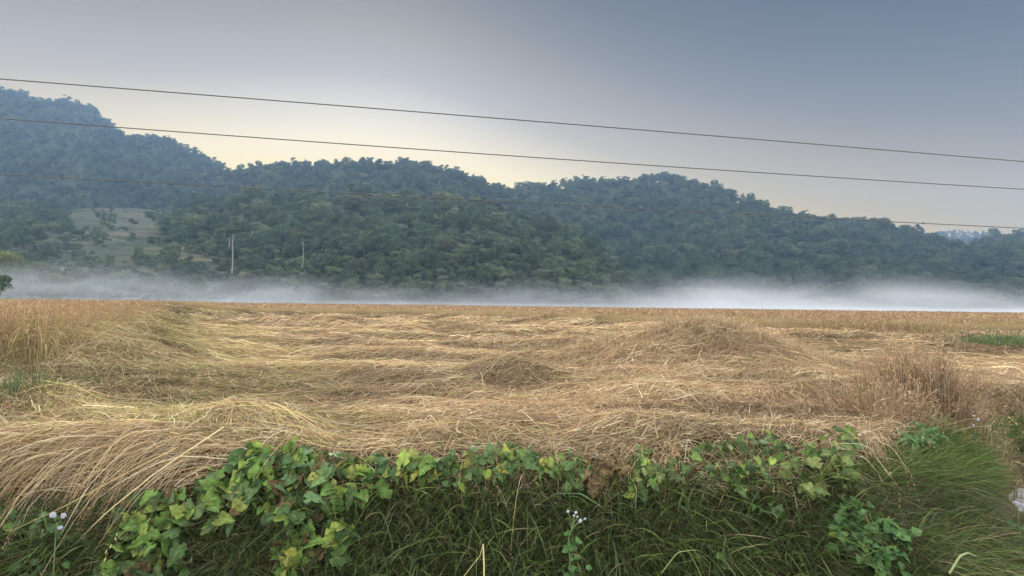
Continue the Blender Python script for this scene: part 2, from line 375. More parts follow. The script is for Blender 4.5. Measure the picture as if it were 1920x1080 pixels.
def terrace_mat():
    m, t, b = new_mat('terraced_slope'); N = t.nodes; L = t.links
    g_ = N.new('ShaderNodeNewGeometry'); nz = N.new('ShaderNodeTexNoise'); nz.inputs['Scale'].default_value = .06; nz.inputs['Detail'].default_value = 7
    mp = N.new('ShaderNodeMapping'); mp.inputs['Scale'].default_value = (.35, .35, 13); L.new(g_.outputs['Position'], mp.inputs[0]); L.new(mp.outputs[0], nz.inputs['Vector'])
    r = N.new('ShaderNodeValToRGB'); e = r.color_ramp.elements; e[0].position = .38; e[0].color = (.014, .026, .011, 1); e[1].position = .68; e[1].color = (.085, .072, .038, 1)
    x = e.new(.5); x.color = (.024, .036, .015, 1); L.new(nz.outputs[0], r.inputs[0]); L.new(r.outputs[0], b.inputs['Base Color']); b.inputs['Roughness'].default_value = .95
    return m
M_terr = terrace_mat()
hills = [(A_, -700, 800, 160, 60, M_hill, 'steep high mountain at the left, its summit cut flat against the sky'), (B_, 260, 1250, 120, 40, M_hill, 'wooded ridge in the middle distance beneath the sunrise glow'),
         (C_, 760, 2700, 200, 50, M_hill, 'broad wooded hill sloping down to the right'), (D_, 1400, 2700, 80, 20, M_hill, 'far blue ridge seen through the gap at the right'),
         (E_, 150, 1230, 160, 50, M_hill, 'nearest forested hill behind the fog'), (F_, -900, 560, 240, 140, M_terr, 'open terraced slope with bushes at the left')]
for h, a, b, nu, ntt, m, lab in hills: tag(h.build(a, b, nu, ntt, m), lab, kind='structure')

# ------------------------------------------------------------------ trees
def crown_mesh(seed, h, wd, lobes, n, leaf, base_c, gap=.0, flat=.7, zc=.6, layers=0):
    r = np.random.default_rng(seed); V = []; cc = []
    cs = []
    for i in range(lobes):
        a = r.uniform(0, 6.28); rr = math.sqrt(r.uniform(0, 1))*wd*.36
        z = h*(zc+r.uniform(-.36, .36)*(1-.55*rr/(wd*.5)))
        cs.append((rr*math.cos(a), rr*math.sin(a), z, wd*r.uniform(.11, .24)*(1-.3*max(0, (z/h-zc)*2))))
    cs = np.array(cs)
    k = r.integers(0, lobes, n); d = unit(r.normal(size=(n, 3))); d[:, 2] = np.where(d[:, 2] < -.5, -d[:, 2], d[:, 2])
    rad = cs[k, 3]*(1-.35*r.random(n)**2)*(1+.22*r.normal(size=n)*.6)
    P = cs[k, :3]+d*rad[:, None]*np.array([1, 1, flat])
    nn = unit(d+r.normal(size=(n, 3))*.75); a = unit(np.cross(nn, r.normal(size=(n, 3)))); b = np.cross(nn, a)
    s = leaf*r.uniform(.5, 1.3, n)[:, None]
    V = np.stack([P-a*s-b*s*.25, P-a*s*.1-b*s*.8, P+a*s+b*s*.2, P+a*s*.15+b*s*.7+nn*s*.25], 1).reshape(-1, 3)
    Q = np.arange(n*4).reshape(-1, 4)
    lob = r.uniform(.8, 1.22, lobes)[k]
    c = np.array(base_c)*(lob*r.uniform(.7, 1.35, n))[:, None]
    return V, Q, np.repeat(c, 4, axis=0)
def trunk_mesh(seed, h, r0_, spread, top_=.8):
    r = np.random.default_rng(seed); V = []; Q = []; n0 = 0
    zz = np.linspace(0, h*top_, 7); P = np.stack([np.cumsum(r.normal(0, .08, 7)), np.cumsum(r.normal(0, .08, 7)), zz], -1); P[0, :2] = 0
    P = P+np.array([0, 0, -.6])*(np.arange(7) == 0)[:, None]
    v, q = tube(P, np.linspace(r0_, r0_*.3, 7), 6); V.append(v); Q.append(q); n0 = len(v)
    for i in range(6):
        s0 = P[2+i % 4]; a = r.uniform(0, 6.28); e = s0+np.array([math.cos(a)*spread*r.uniform(.5, .9), math.sin(a)*spread*r.uniform(.5, .9), h*r.uniform(.12, .3)])
        m_ = (s0+e)/2+np.array([0, 0, -.05*h])
        v, q = tube(np.array([s0, m_, e]), np.array([r0_*.45, r0_*.3, r0_*.1]), 4); V.append(v); Q.append(q+n0); n0 += len(v)
    return np.concatenate(V), np.concatenate(Q)
#        seed h   w   lobes n     leaf  colour              flat zc  trunk
KINDS = [(11, 10, 9.0, 30, 7600, .18, (.052, .078, .038), .85, .50, .20, 'dense round-crowned broadleaf tree'),
         (12, 12, 7.0, 28, 6800, .175, (.054, .086, .042), 1.05, .52, .18, 'tall narrow-crowned broadleaf tree'),
         (13, 8.5, 10.0, 24, 6200, .18, (.076, .100, .048), .6, .60, .18, 'wide spreading tree with layered boughs'),
         (14, 7, 6.0, 18, 4600, .165, (.072, .105, .052), .9, .50, .13, 'small round pale green tree'),
         (15, 11, 6.5, 18, 3200, .17, (.044, .062, .038), .8, .60, .14, 'thin open-crowned tree'),
         (16, 3.6, 5.0, 16, 3000, .14, (.050, .070, .036), .85, .42, .08, 'low rounded dark bush')]
protos = []
def make_tree(k, loc):
    sd_, h, wd, lb, n, lf, c, fl, zc, tr, _ = KINDS[k]
    t = empty('tree' if k != 5 else 'bush', loc)
    V, Q, cc = crown_mesh(sd_, h, wd, lb, n, lf, c, flat=fl, zc=zc); cc = cc*np.array([1.55, 1.42, 1.62])
    cr = mesh_obj('crown', V, Q, M_crown, t, col=cc)
    V, Q = trunk_mesh(sd_, h, tr, wd*.4, .55 if k != 5 else .4); tk = mesh_obj('trunk', V, Q, M_bark, t)
    return t, cr, tk
def place(k, loc, s, rz, label, cat, group, name=None):
    if k not in protos_d:
        t, cr, tk = make_tree(k, loc); protos_d[k] = (t, cr, tk)
    else:
        t0, c0, k0 = protos_d[k]; t = t0.copy(); COL.objects.link(t)
        for ch in (c0, k0):
            x = ch.copy(); COL.objects.link(x); x.parent = t
    if name: t.name = name
    t.location = loc; t.scale = (s, s, s*RNG.uniform(.9, 1.15)); t.rotation_euler = (0, 0, rz)
    tag(t, label, cat, group); return t
protos_d = {}

def scatter(h, ua, ub, spacing, mask=None, smin=0.02, smax=1.03):
    U = []; T = []
    nrow = int(400/spacing)
    y0 = float(h.y0(np.array([(ua+ub)/2.]))[0]); y1 = float(h.y1(np.array([(ua+ub)/2.]))[0])
    n = int((ub-ua)/F*(y0+y1)/2*(y1-y0)/spacing**2*1.15)
    u = RNG.uniform(ua, ub, n*3); t = RNG.uniform(smin, smax, n*3)
    keep = RNG.random(n*3) < (y0+(y1-y0)*t)/y1; u = u[keep][:n]; t = t[keep][:n]
    P = h.pos(u, t)
    # thin out pairs that stand too close
    cell = {}; ok = []
    for i, (x, y) in enumerate(P[:, :2]):
        kx, ky = int(x//spacing), int(y//spacing); good = True
        for a in (-1, 0, 1):
            for b in (-1, 0, 1):
                for j in cell.get((kx+a, ky+b), ()):
                    if (P[j, 0]-x)**2+(P[j, 1]-y)**2 < (spacing*.62)**2: good = False
        if good: cell.setdefault((kx, ky), []).append(i); ok.append(i)
    P = P[ok]
    if mask is not None:
        px, py = proj(P); P = P[mask(px, py)]
    return P
def mask_F(px, py):                          # the terraces stay open, the slope below them half open
    n = fbm(px*.02, py*.03, 71, 3)
    terr = (px > 125+(480-py)*.12) & (px < 330-(py-390)*.25) & (py > 380) & (py < 492)
    low = (py > 482)
    dens = np.where(terr, .09, np.where(low, .3, .97))
    return (RNG.random(len(px)) < dens) & (n > -.9)
P_E = scatter(E_, 170, 1225, 4.9, lambda px, py: (py < 545) & ~((px < 600) & (py > 488)) & ~((px < 300) & (py > 385)))
P_F = scatter(F_, -300, 560, 5.6, mask_F, smin=.06)
P_B = scatter(B_, 380, 1150, 4.6, smin=.1)
P_C = scatter(C_, 860, 2150, 4.6)
P_A = scatter(A_, -350, 760, 4.1, smin=.15)
def crest(h, ua, ub, n, lo=.965, hi=1.03): return h.pos(RNG.uniform(ua, ub, n), RNG.uniform(lo, hi, n))-np.array([0, 0, 1.2])
P_C = np.concatenate([P_C, crest(C_, 900, 2000, 420)]); P_B = np.concatenate([P_B, crest(B_, 430, 960, 240)]); P_A = np.concatenate([P_A, crest(A_, -100, 500, 300)])
P_D = scatter(D_, 1600, 2050, 7.0, smin=.5)

def pick_kinds(n, probs): return RNG.choice(6, n, p=np.array(probs)/sum(probs))
# individual trees: those of the near hill and slope that show largest
near = np.concatenate([P_E, P_F]); isF = np.r_[np.zeros(len(P_E), bool), np.ones(len(P_F), bool)]
kn = np.where(isF, pick_kinds(len(near), [3, 1, 2, 3, 1, 5]), pick_kinds(len(near), [5, 3, 2.4, 2.4, 1.4, .5]))
px, py = proj(near)
vis = (px > -10) & (px < 1930)
score = np.where(vis, near[:, 1], 1e9) + np.where(kn == 5, 60, 0)
order = np.argsort(score)[:215]
ind = np.zeros(len(near), bool); ind[order] = True
for i in order:
    k = int(kn[i]); x_, y_ = px[i], py[i]; desc = KINDS[k][-1]
    if isF[i]:
        where = 'on the open terraced slope at the left' if (125 < x_ < 340 and y_ > 380) else ('on the lower left slope above the fog' if y_ > 470 else 'in the wood left of the terraces')
    else:
        where = ('at the foot of the near hill' if y_ > 505 else 'half way up the near hill' if y_ > 440 else 'high on the near hill') + (', left part' if x_ < 640 else ', middle part' if x_ < 960 else ', right end')
    place(k, near[i]-np.array([0, 0, .3]), float(np.clip(RNG.lognormal(-.42, .22), .42, 1.05)), RNG.uniform(0, 6.28), f'{desc} {where}', 'bush' if k == 5 else 'tree', f'{desc}s {where}')
# skyline trees
sk = []
for h, pts, nm in ((C_, [1222, 1236, 1252, 1243, 1265, 1198, 1176, 1282, 1630, 1648, 1640, 985, 970, 1008, 1098, 1106, 1130, 1300, 1345, 1420, 1530, 1548, 1700, 1712, 1725], 'broad right-hand hill'),
                   (B_, [655, 668, 690, 700, 722, 740, 752, 765, 776, 790, 812, 826, 835, 853, 862, 872, 884, 896, 905, 520, 545, 600], 'middle ridge'),
                   (A_, [280, 300, 318, 345, 368, 380, 395, 20, 45, 90, 110, 130, 150, 168, 185, 200, 212], 'high left-hand mountain'),
                   (D_, [1765, 1780, 1792, 1803, 1808, 1818, 1831, 1846], 'far blue ridge in the gap')):
    for u_ in pts:
        k = int(RNG.choice([4, 4, 1, 3])); s = RNG.uniform(.55, .9)
        if u_ in (1222, 1236, 1252, 1243, 1265, 1640, 1648): s = .85; k = 4 if u_ != 1236 else 2
        if h is D_: s = .8; k = 4
        p = h.pos(np.array([float(u_)]), np.array([1.0]))[0]
        place(k, p-np.array([0, 0, 1.0]), s, RNG.uniform(0, 6.28), f'{KINDS[k][-1]} standing against the sky on the {nm}', 'tree', f'{KINDS[k][-1]}s on the skyline of the {nm}')
for k in range(6):
    if k not in protos_d: place(k, near[order[0]], .8, 0, KINDS[k][-1]+' on the near hill', 'tree', None)

def forest(P, kinds, label, smul=1.0):
    me = bpy.data.meshes.new('forest'); me.vertices.add(len(P)); me.vertices.foreach_set('co', P.astype(np.float32).ravel())
    for nme, typ, dat in (('kind_index', 'INT', kinds.astype(np.int32)), ('turn', 'FLOAT', RNG.uniform(0, 6.28, len(P)).astype(np.float32)), ('size', 'FLOAT', (np.clip(RNG.lognormal(-.08, .27, len(P)), .5, 1.7)*smul).astype(np.float32))):
        a = me.attributes.new(nme, typ, 'POINT'); a.data.foreach_set('value', dat)
    o = bpy.data.objects.new('forest', me); COL.objects.link(o)
    ng = bpy.data.node_groups.new('scatter_trees', 'GeometryNodeTree')
    ng.interface.new_socket('Geometry', in_out='INPUT', socket_type='NodeSocketGeometry'); ng.interface.new_socket('Geometry', in_out='OUTPUT', socket_type='NodeSocketGeometry')
    N = ng.nodes; L = ng.links
    gi = N.new('NodeGroupInput'); go = N.new('NodeGroupOutput'); ip = N.new('GeometryNodeInstanceOnPoints'); mp = N.new('GeometryNodeMeshToPoints'); gj = N.new('GeometryNodeJoinGeometry')
    for k in reversed(range(6)):
        oi = N.new('GeometryNodeObjectInfo'); oi.inputs['Object'].default_value = protos_d[k][1]; oi.inputs['As Instance'].default_value = True; oi.transform_space = 'ORIGINAL'
        L.new(oi.outputs['Geometry'], gj.inputs[0])
    def attr(n_, t_='FLOAT'):
        a = N.new('GeometryNodeInputNamedAttribute'); a.data_type = t_; a.inputs['Name'].default_value = n_; return a.outputs['Attribute']
    L.new(gi.outputs[0], mp.inputs[0]); L.new(mp.outputs[0], ip.inputs['Points']); L.new(gj.outputs[0], ip.inputs['Instance'])
    ip.inputs['Pick Instance'].default_value = True; L.new(attr('kind_index', 'INT'), ip.inputs['Instance Index'])
    cx = N.new('ShaderNodeCombineXYZ'); L.new(attr('turn'), cx.inputs[2]); L.new(cx.outputs[0], ip.inputs['Rotation']); L.new(attr('size'), ip.inputs['Scale'])
    L.new(ip.outputs[0], go.inputs[0])
    md = o.modifiers.new('scatter', 'NODES'); md.node_group = ng
    return tag(o, label, 'forest', kind='stuff')
rest = near[~ind]
forest(rest, kn[~ind], 'dense mixed forest covering the nearest hill', .72)
forest(P_B, pick_kinds(len(P_B), [4, 4, 2, 3, 3, .5]), 'dark forest covering the middle ridge', .68)
forest(P_C, pick_kinds(len(P_C), [5, 4, 2, 3, 2, .5]), 'forest covering the broad right-hand hill', .74)
forest(P_A, pick_kinds(len(P_A), [5, 4, .6, 1, 4, .5]), 'hazy blue forest covering the steep left-hand mountain', .66)
forest(P_D, pick_kinds(len(P_D), [4, 4, 2, 3, 3, .5]), 'faint blue forest on the far ridge', .7)
def scrub(h, ua, ub, n, t0, t1, sc, label, msk=None):
    P = h.pos(RNG.uniform(ua, ub, n), RNG.uniform(t0, t1, n)); px_, py_ = proj(P)
    if msk is not None: P = P[msk(px_, py_)]
    P[:, 2] -= .3; forest(P, np.where(RNG.random(len(P)) < .7, 5, 3), label, sc)
scrub(F_, -350, 620, 5200, .0, 1.0, .36, 'low scrub scattered over the terraced slope and its foot', lambda a, b: fbm(a*.03, b*.05, 88, 3)+.25*(b > 490)-.1*((b > 400) & (b < 480) & (a > 140) & (a < 320)) > -.08)
scrub(E_, 300, 1225, 2200, .0, .45, .5, 'leafy undergrowth along the foot of the near hill')
print('trees', len(near), len(P_B), len(P_C), len(P_A), len(P_D))
# pale bare trunks
def pale_trunk(px_, ytop, ybase, depth, rad, label):
    b_ = at(np.array(px_+1.), np.array(float(ybase)), np.array(float(depth))); tp = at(np.array(float(px_)), np.array(float(ytop)), np.array(float(depth)))
    t = empty('bare_tree', b_); hgt = tp[2]-b_[2]
    zz = np.linspace(-1.5 if hgt > 5 else 0, hgt, 12); P = np.stack([.10*np.sin(zz*.7), 0*zz, zz], -1)
    v, q = tube(P, np.linspace(rad, rad*.55, 12), 6); mesh_obj('trunk', v, q, M_pale, t)
    r = np.random.default_rng(int(px_)); V, Q, c = crown_mesh(int(px_), 5, 5 if hgt > 5 else 2.5, 9, 420, .26, (.05, .07, .035)); V[:, 2] += hgt-2.2
    mesh_obj('crown', V, Q, M_crown, t, col=c)
    v0 = []; 
    for i in range(5):
        a = r.uniform(0, 6.28); z = hgt*(.80+.04*i); s0 = np.array([.1*math.sin(z*.7), 0, z]); e = s0+np.array([math.cos(a)*1.7, math.sin(a)*1.7, 1.4])
        v, q = tube(np.array([s0, (s0+e)/2, e]), np.array([.07, .05, .02]), 4); v0.append((v, q))
    n = 0; VV = []; QQ = []
    for v, q in v0: VV.append(v); QQ.append(q+n); n += len(v)
    if hgt > 5: mesh_obj('branch', np.concatenate(VV), np.concatenate(QQ), M_pale, t)
    tag(t, label, 'tree')
pale_trunk(434.5, 432, 503, 142, .16, 'tall bare pale trunk standing at the wood edge, the longest of the pale trunks')
pale_trunk(428.5, 444, 463, 150, .12, 'short pale trunk piece just left of the tallest bare trunk')
pale_trunk(567, 453, 492, 143, .10, 'slim grey bare trunk right of the tallest pale trunk')
# two shrubs at the left margin, nearer than the slope
def shrub(px_, py_, depth, wd, h, c, label, seed, leaf=.09, n=1800, arch=False):
    b_ = at(np.array(float(px_)), np.array(float(py_)), np.array(float(depth))); gz = float(ground(b_[0:1], b_[1:2])[0]); base = np.array([b_[0], b_[1], gz]); ht = b_[2]-gz
    t = empty('shrub', base); V, Q, cc = crown_mesh(seed, h, wd, 16, n, leaf, c, flat=.55 if arch else .8, zc=.5)
    V[:, 2] += ht-h*.55; mesh_obj('foliage', V, Q, M_crown, t, col=cc)
    r = np.random.default_rng(seed); VV = []; QQ = []; k = 0
    for i in range(7):
        a = r.uniform(0, 6.28); e = np.array([math.cos(a)*wd*.3, math.sin(a)*wd*.3, ht]); v, q = tube(np.array([[0, 0, -.2], e*np.array([.3, .3, .55]), e]), np.array([.06, .04, .015]), 5); VV.append(v); QQ.append(q+k); k += len(v)
    mesh_obj('stem', np.concatenate(VV), np.concatenate(QQ), M_bark, t); tag(t, label, 'shrub')
shrub(-12, 484, 98, 11, 2.6, (.15, .19, .08), 'pale yellow-green arching shrub at the left edge above the fog', 301, .16, 2600, True)
shrub(-4, 530, 60, 3.0, 3.0, (.075, .12, .06), 'dark green leafy bush at the left margin behind the standing crop', 302, .10, 2200)

# ------------------------------------------------------------------ the flattened and standing crop
def straw_col(n, mix=(.5, .3, .2)):
    """yellow stems, reddish brown heads, grey-brown old straw, greenish stems"""
    base = np.array([(.46, .355, .205), (.325, .215, .135), (.26, .20, .145), (.33, .335, .13), (.62, .54, .385)])
    p = np.array(list(mix)+[.0]*(5-len(mix))); p = p/p.sum()
    k = RNG.choice(5, n, p=p)
    return base[k]*RNG.uniform(.65, 1.2, n)[:, None]
def underlay(name, fn, ylist, cols, mat, x0, x1):
    pass
def flow(x, y):                               # which way the fallen stems point
    a = .25+1.0*fbm(x*.16, y*.22, 31, 3)
    dL = x-Lb(y); a = a-.9*np.exp(-(np.maximum(dL, 0)/2.2)**2)
    t = y-ye(x); a = a-1.15*np.exp(-(t/.5)**2)*sstep(1.5, -3.0, x)-.2*np.exp(-(t/.4)**2)
    return a
def lying(x, y, length, lift, wid, K, spread=.45, flipp=.35, col=None):
    n = len(x); a = flow(x, y)+RNG.normal(0, spread, n); a = a+np.where(RNG.random(n) < flipp, math.pi, 0)
    s = np.linspace(-.5, .5, K); bend = RNG.normal(0, .5, n)
    ang = a[:, None]+bend[:, None]*s[None]
    dx = np.cos(ang)*length[:, None]/(K-1); dy = np.sin(ang)*length[:, None]/(K-1)
    PX = x[:, None]+np.cumsum(dx, 1)-dx.sum(1, keepdims=True)/2; PY = y[:, None]+np.cumsum(dy, 1)-dy.sum(1, keepdims=True)/2
    tilt = RNG.normal(0, 1, n)*lift*1.3
    Zt = top(PX, PY); zz = Zt+np.abs(RNG.normal(0, 1, n))[:, None]*lift*.8+tilt[:, None]*s[None]+lift*.5*(1-(2*s[None])**2)*RNG.uniform(0, 1.5, n)[:, None]
    zz = zz+RNG.normal(0, 1, zz.shape)*lift*.35
    P = np.stack([PX, PY, zz], -1); P[..., :2] += RNG.normal(0, 1, (n, K, 2))*length[:, None, None]*.018
    return P
straw_low = lambda a: interp(a, [(-200, 940), (0, 985), (150, 1025), (215, 1010), (280, 920), (400, 855), (520, 835), (800, 835), (1000, 830), (1130, 860), (1250, 835), (1300, 800), (1400, 815), (1500, 800), (1640, 815), (1800, 800), (2000, 800)])
def panicles(acc, P0, d0_, length, droop, col, G=9, w_=.006, l_=.016):
    """drooping seed heads: short grains set along a curve"""
    m = len(P0); s = np.linspace(0, 1, G)
    cp = P0[:, None]+d0_[:, None]*(length[:, None]*s[None])[..., None]; cp[..., 2] -= droop[:, None]*s[None]**2*length[:, None]
    cp = cp.reshape(-1, 3); n = len(cp)
    dd = unit(np.repeat(d0_, G, 0)+np.array([0, 0, -.8])+RNG.normal(0, .5, (n, 3)))
    lg = np.broadcast_to(l_, m).repeat(G)*RNG.uniform(.7, 1.5, n)
    A = cp+RNG.normal(0, .25, (n, 3))*lg[:, None]; Bp = A+dd*lg[:, None]
    ww = np.broadcast_to(w_, m).repeat(G)
    acc.rib(np.stack([A, (A+Bp)/2, Bp], 1), ww[:, None]*np.array([.35, 1, .3])[None], np.repeat(col, G, 0)*RNG.uniform(.75, 1.25, n)[:, None])
def stems(acc, x, y, z0, H, lean, la, wd, col, col2=None, K=5, curl=1.6):
    m = len(x); s = np.linspace(0, 1, K)
    off = lean[:, None]*(s[None]**curl); P = np.stack([x[:, None]+np.cos(la)[:, None]*off, y[:, None]+np.sin(la)[:, None]*off, z0[:, None]+H[:, None]*(s[None]-.22*(lean/np.maximum(H, .05))[:, None]*s[None]**3)], -1)
    c = col[:, None]*np.ones((1, K, 1)) if col2 is None else col[:, None]*(1-s[None, :, None]**1.5)+col2[:, None]*s[None, :, None]**1.5
    acc.rib(P, wd[:, None]*np.linspace(1, .4, K)[None], c); return P
lay_low = lambda a: np.minimum(straw_low(a), interp(a, [(-300, 860), (150, 872), (300, 850), (420, 835), (2000, 835)]))
lay = Acc()
# body of the flattened crop: a sheet just under the stems
ys = np.concatenate([np.linspace(2.2, 6, 160)[:-1], np.geomspace(6, 92, 170)]); us = np.linspace(-1.35, 1.35, 420)
Yg, Ug = np.meshgrid(ys, us, indexing='ij'); Xg = Ug*Yg
def body(x, y):
    z = top(x, y)-.05
    st = np.maximum(sstep(-.2, .8, y-far_edge(x, y)), sstep(.1, -.7, x-Lb(y))*sstep(4.6, 5.6, y))
    z = z + (.30*st)*(1-sstep(88, 91, y))
    # at and beyond the bank lip the body dives under the bank surface
    return np.where(y-ye(x) < -.16, ground(x, y)-.06, np.maximum(z, ground(x, y)-.06))
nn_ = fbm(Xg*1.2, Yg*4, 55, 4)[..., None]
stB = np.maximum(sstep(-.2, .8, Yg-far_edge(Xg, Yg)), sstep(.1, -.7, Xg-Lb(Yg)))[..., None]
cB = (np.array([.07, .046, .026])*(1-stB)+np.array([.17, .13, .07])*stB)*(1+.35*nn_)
M_mat = leafy('straw_mat', rough=1, trans=0, spec=0)
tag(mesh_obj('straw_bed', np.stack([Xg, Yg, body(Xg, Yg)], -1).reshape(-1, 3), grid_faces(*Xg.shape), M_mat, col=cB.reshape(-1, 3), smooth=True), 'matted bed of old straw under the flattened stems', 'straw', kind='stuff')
def sample(n, d0, d1, p, umin=-1.12, umax=1.12):
    """random points with density ~ 1/depth^p per area"""
    q = RNG.random(n); e = 2-p
    d = (d0**e+q*(d1**e-d0**e))**(1/e) if abs(e) > 1e-3 else d0*(d1/d0)**q
    return RNG.uniform(umin, umax, n)*d, d
def in_lodged(x, y): return (y-ye(x) > -.18) & (y < far_edge(x, y)+.4) & ((x > Lb(y)-.3) | (y < 5.0))
GREENISH = lambda x, y: np.exp(-((x-Lb(y)-1.2)/1.6)**2)
def lay_band(n, d0, d1, p, l0, l1, wmin, lift, K, spread):
    x, y = sample(n, d0, d1, p); k = in_lodged(x, y); x = x[k]; y = y[k]; m = len(x)
    P = lying(x, y, RNG.uniform(l0, l1, m), lift, wmin, K, spread)
    lim = np.full(m, True)
    if d0 < 5:
        for q in (0, K-1):
            ax_, ay_ = proj(P[:, q]); lim &= ay_ < lay_low(ax_)+RNG.exponential(12, m)
    P = P[lim]; x = x[lim]; y = y[lim]; m = len(x)
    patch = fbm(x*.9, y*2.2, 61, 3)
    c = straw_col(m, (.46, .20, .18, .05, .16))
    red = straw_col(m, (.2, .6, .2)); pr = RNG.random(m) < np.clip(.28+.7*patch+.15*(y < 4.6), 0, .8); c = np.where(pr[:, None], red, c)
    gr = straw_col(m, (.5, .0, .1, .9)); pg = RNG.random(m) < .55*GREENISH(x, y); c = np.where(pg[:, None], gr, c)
    c = c*(.62+.60*sstep(-.40, .30, fbm(x*.55+4, y*1.9, 66, 4)))[:, None]*(1-.38*np.exp(-((x-Lb(y)-.9)/.8)**2)*(y > 4))[:, None]*1.04  # shade of hollows painted in: noise patches, and a band beside the standing crop
    wd = np.maximum(RNG.uniform(.0024, .0062, m), wmin*y*RNG.uniform(.7, 1.8, m))
    W = wd[:, None]*np.linspace(1, .45, K)[None]
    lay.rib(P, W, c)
lay_band(115000, 2.6, 5.2, 1.2, .18, .62, .0005, .020, 6, .62)
lay_band(105000, 5.0, 10, 1.3, .2, .8, .0007, .030, 5, .62)
lay_band(120000, 9.5, 28, 1.6, .3, 1.1, .0009, .045, 4, .6)
# short curled leaves and broken bits that stand up out of the flattened stems
def bits(n, d0, d1, p):
    x, y = sample(n, d0, d1, p); k = in_lodged(x, y) & (y-ye(x) > -.1); x = x[k]; y = y[k]; m = len(x)
    L_ = RNG.uniform(.04, .16, m)*(1+.04*y); a = RNG.uniform(0, 6.28, m); el = RNG.uniform(-.2, 1.1, m)**1
    s = np.linspace(0, 1, 4); r_ = L_[:, None]*s[None]; cv = RNG.uniform(.2, 1.6, m)[:, None]
    P = np.stack([x[:, None]+np.cos(a)[:, None]*r_*np.cos(el)[:, None], y[:, None]+np.sin(a)[:, None]*r_*np.cos(el)[:, None], top(x, y)[:, None]-.01+r_*np.sin(el)[:, None]-cv*r_*s[None]*.6+.02], -1)
    wd = np.maximum(RNG.uniform(.003, .006, m), .0008*y)
    lay.rib(P, wd[:, None]*np.array([1, .9, .6, .15])[None], straw_col(m, (.3, .35, .1, .03, .35)))
bits(60000, 2.7, 6, 1.4); bits(50000, 5.5, 24, 1.6)
mx_ = RNG.normal(2.9, 1.3, 9000); my_ = 7.7+RNG.normal(0, .45, 9000)+.12*(mx_-2.9); m = len(mx_); H = RNG.uniform(.06, .26, m)
stems(lay, mx_, my_, top(mx_, my_)-.02, H, np.abs(RNG.normal(0, .7, m))*H, RNG.uniform(0, 6.28, m), np.maximum(.004, .0009*my_), straw_col(m, (.3, .5, .3))*.8, straw_col(m, (.3, .4, .2, 0, .2)), K=5)
mx_ = RNG.uniform(-7, 9, 7000); my_ = RNG.uniform(4.5, 20, 7000); k = in_lodged(mx_, my_) & (fbm(mx_*.5, my_*.9, 77, 3) > .05); mx_ = mx_[k]; my_ = my_[k]; m = len(mx_); H = RNG.uniform(.05, .2, m)
stems(lay, mx_, my_, top(mx_, my_)-.02, H, np.abs(RNG.normal(0, .8, m))*H, RNG.uniform(0, 6.28, m), np.maximum(.003, .0008*my_), straw_col(m, (.3, .5, .3))*.85, straw_col(m, (.3, .4, .2, 0, .2)), K=5)
lo = lay.build('flattened_crop', M_straw); tag(lo, 'flattened golden brown cereal crop lying across the field', 'crop', kind='stuff')

def standing(acc, x, y, hmin, hmax, green=.4, wk=.0010, pan=.7, lean=.3):
    m = len(x); H = RNG.uniform(hmin, hmax, m)*(1+.05*fbm(x*.8, y*.8, 91, 2)); la = RNG.normal(-.3, 1.3, m)
    ln = np.abs(RNG.normal(0, lean, m))*H; wd = np.maximum(RNG.uniform(.003, .006, m), wk*y)
    g_ = RNG.random(m) < green
    c1 = np.where(g_[:, None], straw_col(m, (.25, .0, .05, .8)), straw_col(m, (.5, .2, .3))); c2 = straw_col(m, (.35, .35, .1, .25))
    P = stems(acc, x, y, ground(x, y)+.02, H, ln, la, wd, c1*.8, c2*.92)
    k = RNG.random(m) < pan; e = P[k, -1]; dr = unit(P[k, -1]-P[k, -2])
    panicles(acc, e-dr*.03, dr, RNG.uniform(.09, .17, k.sum()), RNG.uniform(.5, 1.1, k.sum()), straw_col(k.sum(), (.12, .75, .12)), G=7, w_=np.maximum(.006, .0010*y[k]), l_=np.maximum(.018, .0022*y[k]))
st = Acc()
y = 4.9*(40/4.9)**RNG.random(46000); x = Lb(y)-np.abs(RNG.exponential(.17, len(y)))*y*1.3
k = (x/y > -1.25) ; x = x[k]; y = y[k]
edge_l = sstep(0, 1.0, Lb(y)-x)
standing(st, x, y, .62, 1.0, green=.68, pan=.75, lean=.22)
# leaves between the stems
m = len(x)//1; xs = x+RNG.normal(0, .05, m); zl = RNG.uniform(.2, .75, m); a = RNG.uniform(0, 6.28, m); L_ = RNG.uniform(.15, .4, m); s = np.linspace(0, 1, 5)
P = np.stack([xs[:, None]+np.cos(a)[:, None]*L_[:, None]*s, y[:, None]+np.sin(a)[:, None]*L_[:, None]*s, ground(x, y)[:, None]+zl[:, None]+L_[:, None]*(s*.8-1.3*s**2)], -1)
st.rib(P, np.maximum(.006, .001*y)[:, None]*np.array([.6, 1, .9, .6, .1])[None], straw_col(m, (.5, .1, .25, .5)))
tag(st.build('standing_crop', M_straw), 'upright crop with reddish brown seed heads at the left of the field', 'crop', kind='stuff')
